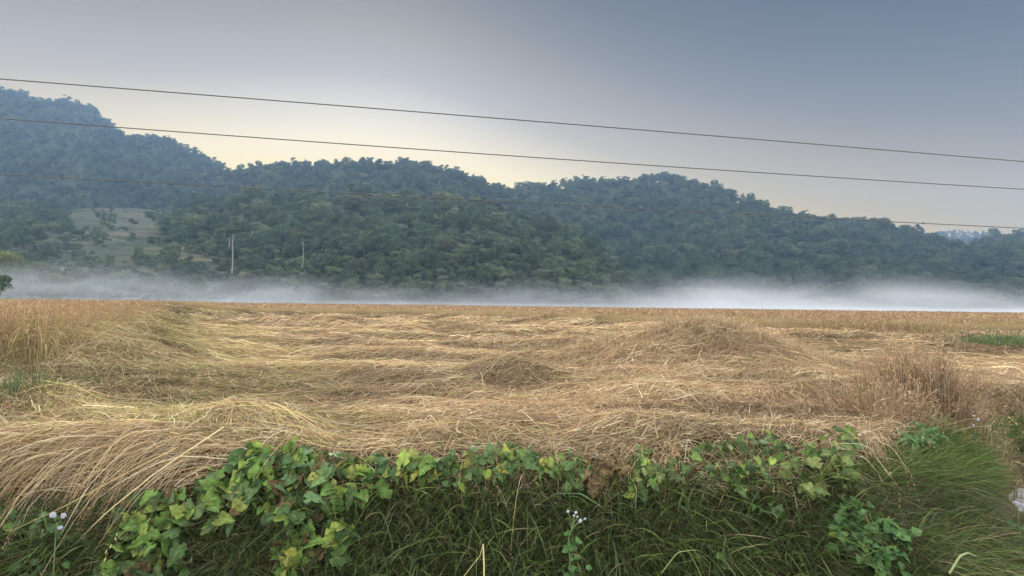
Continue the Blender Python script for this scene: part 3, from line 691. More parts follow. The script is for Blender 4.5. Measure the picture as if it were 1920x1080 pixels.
# standing crop at the far side
fc = Acc()
x, y = sample(170000, 12, 92, 1.9, -1.15, 1.25); fe = far_edge(x, y)
pr = np.where(y > fe, 1, np.exp(-((fe-y)/1.0)**2)*.35); k = (RNG.random(len(y)) < pr) & (y < 91) & (x > Lb(y)*1.02-1)
x = x[k]; y = y[k]; fe = fe[k]; m = len(x)
pt = fbm(x*.12, y*.12, 95, 3)
hh = interp(x/y, [(-.8, .86), (0, .84), (.4, .80), (1.2, .76)])
H = hh*RNG.uniform(.70, 1.05, m)*(1+.16*fbm(x/y*14, y*.02, 96, 3)*sstep(60, 20, y))*(1+.10*pt)*(1-.45*np.exp(-((y-fe)/2.5)**2)*(fbm(x*.5, y*.5, 99, 3) > -.1)); la = RNG.uniform(0, 6.28, m); ln = np.abs(RNG.normal(0, .25, m))*H
grn = (RNG.random(m) < np.clip(.55+1.3*fbm(x*.25, y*.25, 97, 3)-.2*sstep(.2, .6, x/y), .05, .9))
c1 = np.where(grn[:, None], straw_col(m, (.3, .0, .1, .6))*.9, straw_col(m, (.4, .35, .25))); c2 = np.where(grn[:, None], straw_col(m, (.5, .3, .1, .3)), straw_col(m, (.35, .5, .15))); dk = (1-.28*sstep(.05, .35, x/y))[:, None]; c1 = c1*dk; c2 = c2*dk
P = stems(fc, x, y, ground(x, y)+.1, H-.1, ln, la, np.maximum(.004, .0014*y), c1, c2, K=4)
k = RNG.random(m) < .6
panicles(fc, P[k, -1], unit(P[k, -1]-P[k, -2]), RNG.uniform(.12, .2, k.sum()), RNG.uniform(.5, 1.2, k.sum()), straw_col(k.sum(), (.2, .65, .15))*.95, G=4, w_=.0014*y[k], l_=np.minimum(.003*y[k], .07))
tag(fc.build('standing_crop', M_straw), 'distant upright brown and green crop along the far side of the field', 'crop', kind='stuff')

# dense upright clump of dry stems at the right end of the bank
CL = .55
def clump(cx, cy, sx, sy, n, h0, h1, label, name='dry_grass_clump', mix1=(.15, .65, .2), pan=.4, lean=.3, seedang=0, cat='dry grass'):
    a_ = Acc(); x = RNG.normal(cx, sx, n); y = RNG.normal(cy, sy, n); H = RNG.uniform(h0, h1, n)*np.exp(-.5*((x-cx)/(sx*1.8))**2)
    la = np.arctan2(y-cy, x-cx)+RNG.normal(0, .8, n); ln = np.abs(RNG.normal(0, lean, n))*H
    P = stems(a_, x, y, np.minimum(top(x, y), ground(x, y)+.15)-.03, H, ln, la, RNG.uniform(.003, .008, n), straw_col(n, mix1)*CL*np.array([1.08, .95, .9]), straw_col(n, (.25, .45, .1, 0, .25))*CL*1.25, K=6, curl=2.2)
    k = RNG.random(n) < pan
    panicles(a_, P[k, -1], unit(P[k, -1]-P[k, -2]), RNG.uniform(.08, .16, k.sum()), RNG.uniform(.8, 1.6, k.sum()), straw_col(k.sum(), (.2, .65, .15)), G=8, w_=.006, l_=.017)
    g0 = float(ground(np.array([cx]), np.array([cy]))[0])
    return tag(a_.build(name, M_straw, loc=(cx, cy, g0)), label, cat)
clump(3.95, 4.8, .30, .18, 1900, .38, .66, 'tall bushy clump of reddish dry stems at the right end of the bank')
clump(3.0, 4.2, .38, .13, 450, .22, .42, 'low reddish dry tussock left of the tall right-hand clump', lean=.6)
clump(6.5, 7.2, .6, .22, 900, .22, .42, 'reddish dry grass tussock at the right edge of the picture')
clump(.83, 2.86, .05, .03, 14, .28, .42, 'few dark upright dry stalks at the bank lip near the centre', lean=.12, pan=.3, mix1=(.0, .7, .3), name='dry_stalks', cat='stalks')

# straw hanging over the lip of the bank
dr = Acc()
def drape(n, pxr, len_r, ang, angs, reach, mix, zdrop, pan=.5, ylo=(.02, .35)):
    px_ = RNG.uniform(*pxr, n)
    x = (px_-960)/F*2.95; x = x*1.0; y = ye(x)+RNG.uniform(*ylo, n)
    a = ang+RNG.normal(0, angs, n); L_ = RNG.uniform(*len_r, n); K = 9; s = np.linspace(0, 1, K)
    lf = RNG.uniform(.0, .07, n)
    out_ = L_*RNG.uniform(*reach, n)
    PX = x[:, None]+np.cos(a)[:, None]*out_[:, None]*s**.85; PY = y[:, None]+np.sin(a)[:, None]*out_[:, None]*s**.85
    z0 = top(x, y)+lf-.02
    zz = z0[:, None]+.06*np.sin(s*math.pi)[None]*RNG.uniform(.2, 1.3, n)[:, None]-(L_*RNG.uniform(*zdrop, n))[:, None]*s[None]**2.1
    zz = np.maximum(zz, ground(PX, PY)+.03+lf[:, None]*.8)
    P = np.stack([PX, PY, zz], -1); P = P+np.cumsum(RNG.normal(0, .007, P.shape), 1)*(RNG.random((n, 1, 1)) < .6)
    tx, ty = proj(P[:, -1]); keep = ty < straw_low(tx)+RNG.exponential(30, n); P = P[keep]; L_ = L_[keep]; n = len(P)
    dr.rib(P, (RNG.uniform(.0022, .0045, n))[:, None]*np.linspace(1, .5, K)[None], straw_col(n, mix))
    k = RNG.random(n) < pan; e = P[k, -1]; d_ = unit(P[k, -1]-P[k, -2])
    if k.sum(): panicles(dr, e-d_*.05, d_, RNG.uniform(.08, .17, k.sum()), RNG.uniform(.4, 1.0, k.sum()), straw_col(k.sum(), (.25, .62, .1)), G=10, w_=.005, l_=.013)
drape(2300, (60, 560), (.4, 1.25), R(222), .42, (.4, .85), (.45, .2, .2, .0, .2), (.35, .75), ylo=(-.1, .3))
drape(1300, (-80, 300), (.5, 1.0), R(205), .38, (.6, .95), (.45, .25, .2, .05, .1), (.2, .5), ylo=(-.3, .35))
drape(1900, (480, 880), (.25, .6), R(235), .45, (.4, .8), (.4, .3, .2, .0, .2), (.3, .7))
drape(5200, (850, 1300), (.25, .6), R(262), .6, (.35, .85), (.22, .6, .2, .0, .12), (.3, .85), ylo=(-.22, .15))
drape(3400, (1230, 1620), (.25, .6), R(285), .6, (.35, .9), (.22, .6, .2, .0, .12), (.25, .8), ylo=(-.22, .15))
drape(700, (1560, 1780), (.2, .5), R(290), .6, (.4, .9), (.3, .45, .2, .0, .1), (.2, .5))
tag(dr.build('hanging_straw', M_straw), 'long bent straw stems hanging over the lip of the bank', 'straw', kind='stuff')

# ------------------------------------------------------------------ grass on the bank
def grass_col(n, mix):
    base = np.array([(.055, .085, .025), (.095, .15, .04), (.15, .21, .06), (.10, .080, .045), (.26, .215, .13), (.05, .09, .05)])
    p = np.array(mix, float); p /= p.sum(); k = RNG.choice(6, n, p=p); return base[k]*RNG.uniform(.7, 1.3, n)[:, None]
gr = Acc()
def bank_grass(n, pxr, pyr, len_r, mix, wd, dens=None, lift=.5, down=.45, K=6, bias=0.0, rnd=.5):
    px_ = RNG.uniform(*pxr, n); py_ = RNG.uniform(*pyr, n)
    if dens is not None: k = RNG.random(n) < dens(px_, py_); px_ = px_[k]; py_ = py_[k]; n = len(px_)
    P0 = hit(px_, py_, fn=G_GROUND, lift=0, dmax=10)
    x, y = P0[:, 0], P0[:, 1]; P0[:, 2] = ground(x, y)
    nrm = normal_of(ground, x, y, .05)
    d = unit(nrm*lift+np.array([0, 0, .75])+RNG.normal(0, rnd, (n, 3))+np.array([bias, 0, 0])); L_ = RNG.uniform(*len_r, n); s = np.linspace(0, 1, K)
    P = P0[:, None]+d[:, None]*(L_[:, None]*s)[..., None]
    P[..., 2] -= (L_*RNG.uniform(.2, 1.0, n))[:, None]*s**2*down*1.6
    P[..., 1] -= (L_*RNG.uniform(0, .35, n))[:, None]*s**2
    P[..., 2] = np.maximum(P[..., 2], ground(P[..., 0], P[..., 1])+.008)
    c = grass_col(n, mix)
    gr.rib(P, (RNG.uniform(*wd, n))[:, None]*np.array([.7, 1, 1, .85, .55, .08])[None], c)
# dark fine undergrowth everywhere, then brighter blades where the photograph has them
lowlim = lambda a, b: interp(a, [(0, 880), (150, 890), (230, 880), (330, 870), (480, 850), (700, 850), (1000, 830), (1130, 870), (1280, 800), (1600, 790), (1700, 800), (1920, 790)])
NR = lambda a, b: 1.0*~((a > 1858) & (b > 850) & (b < 985))
D0 = lambda a, b: 1.0*(b > lowlim(a, b))*NR(a, b)
bank_grass(80000, (-60, 1980), (800, 1200), (.08, .24), (6, 1.6, .2, 3.4, .5, 2.4), (.0024, .0048), D0)
bank_grass(9000, (-60, 1980), (820, 1200), (.10, .28), (1, .8, .2, 3.5, 1.8, .3), (.0015, .0028), D0)
green_c = lambda a, b: D0(a, b)*np.clip(np.exp(-((a-960)/230)**2-((b-900)/60)**2)+np.exp(-((a-1330)/120)**2-((b-880)/60)**2)+.25*(b > 1000)+.15, 0, 1)
bank_grass(13000, (600, 1600), (820, 1180), (.18, .42), (1, 3, 2, .4, .4, 1.2), (.003, .006), green_c)
bank_grass(42000, (1600, 1990), (785, 915), (.10, .26), (.8, 4, 4.5, .2, .2, .3), (.003, .006), rnd=.85, down=.2, lift=.2, dens=lambda a, b: D0(a, b)*np.clip(1.2-(b-850)/90, 0, 1)*NR(a, b))
bank_grass(9000, (1480, 1990), (900, 1200), (.12, .3), (3, .5, .1, 3.4, .6, .8), (.0018, .0035), bias=.12, rnd=.85, down=.25, lift=.2, dens=NR)
bank_grass(1800, (1700, 1990), (1020, 1180), (.2, .45), (.4, 2, 2.2, .4, 1.2, .3), (.003, .006))
bank_grass(2500, (-60, 260), (960, 1180), (.12, .3), (2, 3, 1, .5, .5, 1), (.003, .006))
tag(gr.build('grass', M_grass), 'dark green and withered grass covering the bank below the field', 'grass', kind='stuff')
gp = Acc()
for (cx, cy, sx, sy, n, h0, h1, mix) in ((10.9, 11.0, .45, .4, 3000, .16, .30, (3, 3, .5, .1, .1, 3)), (12.1, 11.3, .6, .35, 2500, .15, .28, (3, 3, .5, .1, .1, 3)), (3.0, 9.6, .4, .2, 500, .2, .36, (1, 2, 2, .1, .3, .5)), (-3.55, 3.7, .14, .1, 260, .08, .22, (3, 2, .3, .3, .1, 2))):
    x = RNG.normal(cx, sx, n); y = RNG.normal(cy, sy, n); la = RNG.uniform(0, 6.28, n); H = RNG.uniform(h0, h1, n)
    stems(gp, x, y, top(x, y)-.06, H+.05, np.abs(RNG.normal(0, .4, n))*H, la, np.maximum(.005, .001*y), grass_col(n, mix), K=4)
tag(gp.build('grass', M_grass), 'fresh green grass patches between the straw, the largest at the right edge of the field', 'grass', kind='stuff')

# ------------------------------------------------------------------ leafy plants
def leaf_template(shape):
    rows = 8; t = np.linspace(0, 1, rows)
    prof = {'heart': [.30, .92, 1.0, .93, .78, .58, .32, .0], 'lobed': [.30, .95, 1.15, .72, 1.0, .50, .52, .0], 'oval': [.06, .55, .85, .95, .88, .66, .36, .0], 'fern': [.05, .5, .2, .45, .15, .35, .1, .0]}[shape]
    c = np.linspace(-1, 1, 7)
    yv = t[:, None]*np.ones(7)[None]
    if shape in ('heart', 'lobed'): yv = yv-(.22*np.abs(c)**1.2)[None]*(1-t[:, None])**2*1.6
    if shape == 'lobed': yv = yv+.05*np.sin(t*20)[:, None]*(np.abs(c) > .9)[None]
    xv = np.array(prof)[:, None]*.5*c[None]
    zz = .10*np.abs(c)[None]*np.array(prof)[:, None]-.22*t[:, None]**2-.06*(c**2)[None]*t[:, None]
    V = np.stack([xv, yv, zz], -1).reshape(-1, 3); uv = np.stack([(c[None]*np.array(prof)[:, None]*.5+.5), yv], -1).reshape(-1, 2)
    return V, grid_faces(rows, 7), uv
def leaves(P, d, nrm, size, shape, col, wav=.05):
    """leaves at P with tip direction d and face normal nrm"""
    T, Q, uv = leaf_template(shape); n = len(P); m = len(T)
    yv = unit(d); xv = unit(np.cross(yv, nrm)); zv = np.cross(xv, yv)
    S = np.broadcast_to(size, n)[:, None, None]
    Tn = np.broadcast_to(T, (n, m, 3)).copy(); Tn[..., 2] += RNG.normal(0, wav, (n, m))*np.abs(T[None, :, 0])*2; Tn[..., 0] *= RNG.uniform(.8, 1.15, (n, 1)); Tn[..., 2] *= RNG.uniform(.3, 3.0, (n, 1)); Tn[..., 0] += RNG.normal(0, .16, (n, 1))*T[None, :, 1]**2
    V = P[:, None]+S*(Tn[..., :1]*xv[:, None]+Tn[..., 1:2]*yv[:, None]+Tn[..., 2:]*zv[:, None])
    F_ = (Q[None]+(np.arange(n)*m)[:, None, None]).reshape(-1, 4)
    return V.reshape(-1, 3), F_, np.repeat(col, m, 0), np.tile(uv, (n, 1))
PAL = {'vine': [(.085, .19, .030), (.12, .24, .035), (.20, .29, .04), (.055, .12, .035), (.09, .18, .07)], 'yellow': [(.33, .33, .05), (.25, .31, .06)], 'blue': [(.08, .16, .045), (.115, .20, .06), (.07, .13, .038)], 'brown': [(.13, .075, .035), (.17, .115, .05)],
       'round': [(.09, .145, .035), (.125, .18, .045), (.16, .20, .055)], 'nettle': [(.055, .155, .035), (.075, .195, .045), (.045, .12, .03)], 'dark': [(.04, .09, .03), (.07, .13, .05)]}
def pal(n, mix):
    c = np.zeros((n, 3)); names = list(mix); p = np.array([mix[k] for k in names], float); p /= p.sum(); k = RNG.choice(len(names), n, p=p)
    for i, nm in enumerate(names):
        b_ = np.array(PAL[nm]); j = RNG.integers(0, len(b_), n); c = np.where((k == i)[:, None], b_[j], c)
    return c*RNG.uniform(.66, 1.1, n)[:, None]
def vine(name, label, cat, spots_, n, size, shape, mix, mat, lift=(.08, .25), face=.55, stems_n=6):
    """leaves over ellipses given as (px, py, rx, ry, weight) on the bank"""
    wts = np.array([s_[4] for s_ in spots_], float); wts /= wts.sum(); k = RNG.choice(len(spots_), n, p=wts); sp_ = np.array([s_[:4] for s_ in spots_], float)[k]
    a = RNG.uniform(0, 6.28, n); r_ = np.sqrt(RNG.random(n))*1.0
    px_ = sp_[:, 0]+np.cos(a)*r_*sp_[:, 2]; py_ = sp_[:, 1]+np.where(sp_[:, 0] > 820, 15, 8)+np.sin(a)*r_*sp_[:, 3]
    L_ = RNG.uniform(*lift, n)
    P = np.zeros((n, 3)); 
    for q in range(6):
        lo_, hi_ = np.quantile(lift, q/6), np.quantile(lift, (q+1)/6); mk = (L_ >= lo_) & (L_ <= hi_)
        if mk.any(): P[mk] = hit(px_[mk], py_[mk], fn=G_VINE, lift=(lo_+hi_)/2, dmax=8)
    nr = unit(np.array([0, -face, .75])+RNG.normal(0, .62, (n, 3))); d = RNG.normal(0, .95, (n, 3))+np.array([0, -.4, -.35]); d = unit(d-nr*np.sum(d*nr, -1, keepdims=True))
    sz = size*RNG.uniform(.6, 1.2, n)
    V, Q, c, uv = leaves(P, d, nr, sz, shape, pal(n, mix))
    cen = P.mean(0); base = np.array([cen[0], cen[1], float(ground(cen[0:1], cen[1:2])[0])])
    t = empty(name, base)
    mesh_obj('foliage', V-base, Q, mat, t, col=c, uv=uv, smooth=True)
    # petioles and runners
    A = Acc(); b0 = P-nr*.03-d*.05+RNG.normal(0, .03, (n, 3)); b0[:, 1] += .03; b0[:, 2] -= .04; mid = (P+b0)/2+RNG.normal(0, .008, (n, 3))
    A.rib(np.stack([b0, mid, P], 1), np.full((n, 3), .0028), pal(n, {'dark': 1, 'vine': 1}))
    for i in range(stems_n):
        kk = RNG.choice(n, 5) if i > 1 else np.argsort(P[:, 0 if i == 0 else 2])[np.linspace(0, n-1, 5).astype(int)]; Pp = P[kk][np.argsort(P[kk, 0])]; sN = np.linspace(0, 4, 24); Q3 = np.stack([np.interp(sN, range(5), Pp[:, j]) for j in range(3)], -1); Q3[:, 2] -= .03
        Q3 += .012*np.stack([np.sin(sN*5), np.cos(sN*4), np.sin(sN*7)], -1)
        v, q = tube(Q3, .0022, 5); A.add(v, q, np.array([.13, .12, .05]))
    A_V = np.concatenate(A.V)-base; by = np.concatenate([q for q in A.Q])
    mesh_obj('stem', A_V, by, M_stem, t, col=np.concatenate(A.c))
    return tag(t, label, cat)
vine('vine', 'large mound of heart-leaved green vine spilling over the bank at left of centre', 'vine', [(520, 865, 95, 38, 4), (450, 905, 80, 45, 3), (620, 890, 80, 45, 2), (560, 935, 90, 35, 2), (395, 960, 50, 30, .7)], 390, .070, 'heart', {'vine': 6, 'yellow': .35, 'brown': .7, 'blue': 1.4}, M_vine)
vine('vine', 'trail of broad green leaves running down the bank to the lower left corner', 'vine', [(310, 940, 50, 28, 1.6), (270, 990, 60, 35, 2), (240, 1040, 60, 40, 2), (330, 1040, 40, 30, 1)], 150, .072, 'lobed', {'vine': 5, 'yellow': .5, 'brown': .7, 'blue': 1.5}, M_vine)
vine('vine', 'ragged yellow-green leaves hanging low on the bank below the large vine mound', 'vine', [(535, 1040, 34, 34, 2), (610, 1010, 55, 30, 2), (640, 985, 25, 18, 1), (560, 1010, 30, 20, 1)], 60, .09, 'lobed', {'vine': 4, 'yellow': 1.2, 'brown': 1.4}, M_vine, stems_n=8)
vine('vine', 'small bright yellow-green vine tuft at the bank lip between the larger vine patches', 'vine', [(785, 868, 42, 26, 3), (735, 890, 30, 22, 1), (690, 870, 30, 20, 1)], 80, .066, 'lobed', {'vine': 5, 'yellow': 1.6}, M_vine)
vine('vine', 'bluish green leafy vine along the middle of the bank lip', 'vine', [(900, 845, 65, 32, 3), (985, 855, 60, 38, 2.5), (1060, 870, 50, 38, 1.6), (865, 880, 40, 25, 1)], 160, .056, 'heart', {'blue': 5, 'vine': 2, 'yellow': .3}, M_vine)
vine('vine', 'pair of pale green leafy shoots right of the withered brown leaves', 'vine', [(1205, 850, 28, 30, 2), (1245, 868, 24, 26, 2), (1215, 885, 30, 14, 1), (1195, 905, 14, 8, .3)], 75, .056, 'lobed', {'vine': 3, 'round': 2, 'blue': 1}, M_vine)
vine('vine', 'straggling small-leaved green growth under the hanging straw right of centre', 'vine', [(1350, 845, 70, 35, 2), (1430, 830, 50, 45, 2), (1400, 880, 50, 30, 1)], 120, .045, 'heart', {'blue': 3, 'dark': 2, 'vine': 2}, M_vine)
vine('vine', 'cluster of rounded lobed green leaves near the right end of the straw', 'vine', [(1530, 835, 45, 35, 2), (1580, 815, 35, 28, 2), (1555, 880, 50, 35, 2), (1490, 870, 30, 30, 1), (1590, 868, 20, 20, 1)], 130, .060, 'lobed', {'round': 6, 'vine': 2}, M_vine)
vine('leafy_weed', 'bushy bright green nettle-like weed low on the bank at the right', 'weed', [(1610, 960, 55, 32, 2.5), (1650, 1000, 60, 35, 2.5), (1600, 990, 45, 40, 2), (1660, 1035, 45, 30, 1.2), (1700, 985, 28, 12, .4)], 240, .05, 'oval', {'nettle': 6, 'vine': 1}, M_herb, lift=(.14, .34))
vine('leafy_weed', 'dark leafy weed in the lower left corner of the bank', 'weed', [(60, 960, 70, 25, 2), (110, 1000, 60, 30, 1), (60, 1060, 80, 25, 2), (30, 1000, 50, 30, 1)], 80, .045, 'oval', {'dark': 3, 'nettle': 1, 'vine': 1}, M_herb)
vine('vine', 'withered brown leaves hanging in the dark gap under the straw', 'dead vine', [(1130, 865, 40, 18, 2), (1160, 850, 35, 20, 1), (1110, 885, 25, 12, 1)], 60, .055, 'lobed', {'brown': 1}, M_vine)
vine('leafy_weed', 'feathery grey-green weed sprouting below the tall dry clump', 'weed', [(1738, 800, 24, 14, 2), (1712, 810, 16, 12, 1)], 150, .085, 'fern', {'blue': 2, 'nettle': 2}, M_herb, lift=(.1, .24))
vine('leafy_weed', 'small green-leaved sprig alone in the dark grass right of centre', 'weed', [(1425, 935, 12, 8, 1), (1455, 940, 12, 8, 1)], 14, .045, 'oval', {'nettle': 2, 'vine': 1}, M_herb, stems_n=1)
vine('leafy_weed', 'single narrow-leaved seedling low in the grass right of the white flowers', 'weed', [(1352, 1035, 8, 16, 1)], 7, .05, 'oval', {'vine': 1}, M_herb, stems_n=1)

# flowering weeds
def ball(c, r_, n=6):
    th = np.linspace(0, math.pi, n+1); ph = np.arange(n*2)/(n*2)*2*math.pi
    V = np.stack([np.sin(th)[:, None]*np.cos(ph), np.sin(th)[:, None]*np.sin(ph), np.cos(th)[:, None]*np.ones_like(ph)], -1).reshape(-1, 3)*r_+c
    k = np.arange(n)[:, None]*(2*n); j = np.arange(2*n)[None]; j2 = (j+1) % (2*n)
    return V, np.stack([k+j, k+j2, k+2*n+j2, k+2*n+j], -1).reshape(-1, 4)
def flower_head(c, r_, col, tufts=60):
    a = Acc(); v, q = ball(c, r_*.6, 5); a.add(v, q, np.array(col)*.9)
    d = unit(RNG.normal(0, 1, (tufts, 3))+np.array([0, -.3, .5])); P = np.stack([c+d*r_*.5, c+d*r_*.85, c+d*r_*1.15], 1)
    a.rib(P, np.array([.3, .5, .2])[None]*r_*.8, np.array(col)*RNG.uniform(.8, 1.1, tufts)[:, None]); return a
def flowering(label, heads, stempx, leafpx, depth, leafsize=.04, hr=.0075, lcol='nettle'):
    foot = at(np.array(float(stempx[0][0])), np.array(float(stempx[0][1])), np.array(depth)); foot[2] = float(ground(foot[0:1], foot[1:2])[0])
    t = empty('flowering_weed', foot)
    A = Acc(); pts = [at(np.array(float(a)), np.array(float(b)), np.array(depth-.03)) for a, b in stempx]
    pts = np.array(pts); pts[0] = foot; sN = np.linspace(0, len(pts)-1, 20); main = np.stack([np.interp(sN, range(len(pts)), pts[:, j]) for j in range(3)], -1)
    v, q = tube(main, .0026, 5); A.add(v, q, np.array([.12, .18, .07]))
    fl = []
    for (hx, hy_, rr) in heads:
        hp = at(np.array(float(hx)), np.array(float(hy_)), np.array(depth-.04)); s0 = main[-4]; v, q = tube(np.array([s0, (s0+hp)/2+np.array([0, 0, .006]), hp]), .0013, 4); A.add(v, q, np.array([.14, .2, .08])); fl.append((hp, rr))
    mesh_obj('stem', np.concatenate(A.V)-foot, np.concatenate(A.Q), M_stem, t, col=np.concatenate(A.c))
    for hp, rr in fl:
        a = flower_head(hp, hr*rr, (.62, .64, .74)); mesh_obj('flower', np.concatenate(a.V)-foot, np.concatenate(a.Q), M_petal, t, col=np.concatenate(a.c))
    P = np.array([at(np.array(float(a)), np.array(float(b)), np.array(depth-.03)) for a, b in leafpx]); P = np.repeat(P, 2, 0)+RNG.normal(0, .008, (len(P)*2, 3)); n = len(P)
    nr = unit(np.array([0, -.7, .7])+RNG.normal(0, .3, (n, 3))); d = RNG.normal(0, 1, (n, 3)); d[:, 0] += np.where(np.arange(n) % 2, 1, -1); d = unit(d-nr*np.sum(d*nr, -1, keepdims=True))
    V, Q, c, uv = leaves(P, d, nr, leafsize*RNG.uniform(.7, 1.2, n), 'oval', pal(n, {lcol: 1})); mesh_obj('foliage', V-foot, Q, M_herb, t, col=c, uv=uv, smooth=True)
    return tag(t, label, 'weed')
flowering('weed with small white tufted flowers in the dark grass near the bottom centre', [(1065, 959, .8), (1080, 961, .8), (1076, 967, .7), (1083, 969, .6), (1088, 977, 1.1), (1097, 973, .7)], [(1072, 1085), (1068, 1040), (1066, 1010), (1078, 975)], [(1062, 1003), (1078, 1014), (1062, 1028), (1068, 1024), (1076, 1050), (1072, 1068), (1092, 1062), (1055, 1072), (1070, 1082)], 2.45)
flowering('weed with white flowers under the hanging straw at the lower left', [(100, 966, 1.5), (119, 967, 1.3), (113, 990, 1.1)], [(100, 1020), (105, 1000), (108, 980)], [(95, 985), (80, 975), (110, 1000), (90, 1002), (70, 990)], 2.35, lcol='dark', hr=.008)
flowering('weed with white flowers at the right edge beside the road', [(1906, 944, 1.6), (1918, 948, 1.5), (1912, 956, 1.0)], [(1912, 1010), (1910, 985), (1910, 960)], [(1900, 980), (1915, 990), (1905, 1000)], 3.3, lcol='dark', hr=.009)
flowering('weed with tiny white flowers beneath the tall dry clump', [(1826, 780, .8), (1834, 787, 1.0), (1825, 797, .7)], [(1830, 830), (1829, 810), (1829, 795)], [(1824, 815), (1834, 822)], 3.9, lcol='dark', hr=.009)
# cut dry stalk at the bottom, long arching blades
A = Acc()
b_ = at(np.array(909.), np.array(1100.), np.array(2.3)); tp = at(np.array(906.), np.array(1020.), np.array(2.33))
v, q = tube(np.array([b_-np.array([0, 0, .15]), (b_+tp)/2, tp]), np.array([.0042, .004, .0035]), 6); A.add(v, q, np.array([.50, .42, .20]))
side_ = at(np.array(900.), np.array(1042.), np.array(2.3)); v, q = tube(np.array([side_+np.array([-.07, 0, -.09]), side_, tp]), .0015, 5); A.add(v, q, np.array([.42, .38, .20]))
tag(A.build('dry_stalk', M_stem, loc=tuple(b_)), 'cut yellow stalk standing upright at the bottom left of centre', 'stalk')
def arc(name, label, pts, depth, wdt, col, dz=None):
    pts = np.array(pts, float); dpt = np.broadcast_to(depth, len(pts)); P = np.array([at(np.array(a), np.array(b), np.array(float(d))) for (a, b), d in zip(pts, dpt)])
    sN = np.linspace(0, len(P)-1, 30); f = np.floor(sN).astype(int).clip(0, len(P)-2)
    Pm = np.stack([np.interp(sN, range(len(P)), P[:, j]) for j in range(3)], -1)
    for _ in range(3): Pm[1:-1] = (Pm[:-2]+Pm[1:-1]*2+Pm[2:])/4
    A = Acc(); A.rib(Pm[None], (np.sin(np.linspace(.35, 1, 30)*math.pi)*wdt+.0006)[None], np.array(col)[None]); base = Pm[0]
    return tag(A.build(name, M_grass, loc=tuple(base)), label, 'grass blade')
arc('grass_blade', 'long arching green blade left of the white flowers', [(1000, 952), (1040, 925), (1090, 925), (1135, 955)], 2.45, .006, (.14, .22, .10))
arc('grass_blade', 'long dry arching stem crossing the lower right corner', [(1690, 992), (1760, 1000), (1820, 1035), (1900, 1095)], 2.5, .005, (.30, .30, .15))
arc('grass_blade', 'bent pale blade hooked over in the lower right corner', [(1780, 1075), (1800, 1042), (1815, 1036), (1835, 1045)], 2.4, .008, (.28, .34, .16))
arc('grass_blade', 'broad green blade curving out at the bottom right of centre', [(1240, 1075), (1270, 1035), (1310, 1030), (1375, 1080)], 2.35, .006, (.20, .27, .10))
arc('grass_blade', 'thin straw-coloured stem arching low at the right', [(1790, 972), (1840, 975), (1890, 995), (1930, 1015)], 2.8, .005, (.36, .32, .2))
arc('grass_blade', 'yellow-green grass stalk leaning over the right-hand verge', [(1740, 895), (1790, 880), (1850, 850), (1915, 820)], 3.6, .007, (.24, .34, .09))
arc('grass_blade', 'long pale straw stem slanting down the lower left bank', [(330, 840), (250, 880), (120, 950), (-10, 1010)], [2.75, 2.65, 2.5, 2.35], .006, (.56, .47, .24))
arc('grass_blade', 'long pale straw stem bending steeply above the lower left vine', [(420, 800), (300, 880), (200, 960), (150, 1010)], [2.9, 2.65, 2.45, 2.35], .006, (.58, .50, .27))

# ------------------------------------------------------------------ power lines
def line(label, y0, ym, y1, rad, d0_, d1_, drops=0):
    a = at(np.array(0.), np.array(float(y0)), np.array(d0_)); b = at(np.array(1920.), np.array(float(y1)), np.array(d1_))
    mid = (a+b)/2; d = mid-CAM; mpx, mpy = proj(mid[None]); sag = (ym-float(mpy[0]))/F*(d@fw)
    tt = np.linspace(-.9, 1.9, 90); P = a+(b-a)*tt[:, None]; P[:, 2] -= sag*4*tt*(1-tt)
    v, q = tube(P, rad, 8); t = mesh_obj('power_line', v, q, M_wire, smooth=True, loc=tuple(P[0])); tag(t, label, 'cable', 'power lines')
    if drops:
        V0, Q0 = ball(np.zeros(3), .0055, 4); V0[:, 2] *= 1.3; first = None
        for i in range(drops):
            s = .04+.72*(i+RNG.uniform(.1, .9))/drops; p = a+(b-a)*s; p[2] -= sag*4*s*(1-s)+rad+.003
            if first is None: o = mesh_obj('water_drop', V0, Q0, M_drop, t, smooth=True); first = o
            else: o = first.copy(); COL.objects.link(o); o.parent = t
            o.location = Vector(p)-t.location; sc_ = RNG.uniform(.7, 1.2); o.scale = (sc_,)*3
    return t
line('highest of the three dark cables crossing the sky', 148, 233, 303, .0105, 9.5, 12.0)
line('middle one of the three dark cables crossing the sky', 222, 300, 355, .0100, 9.5, 12.0)
line('thin lowest cable beaded with water drops in front of the hills', 327, 385, 428, .0095, 9.5, 12.0, 56)

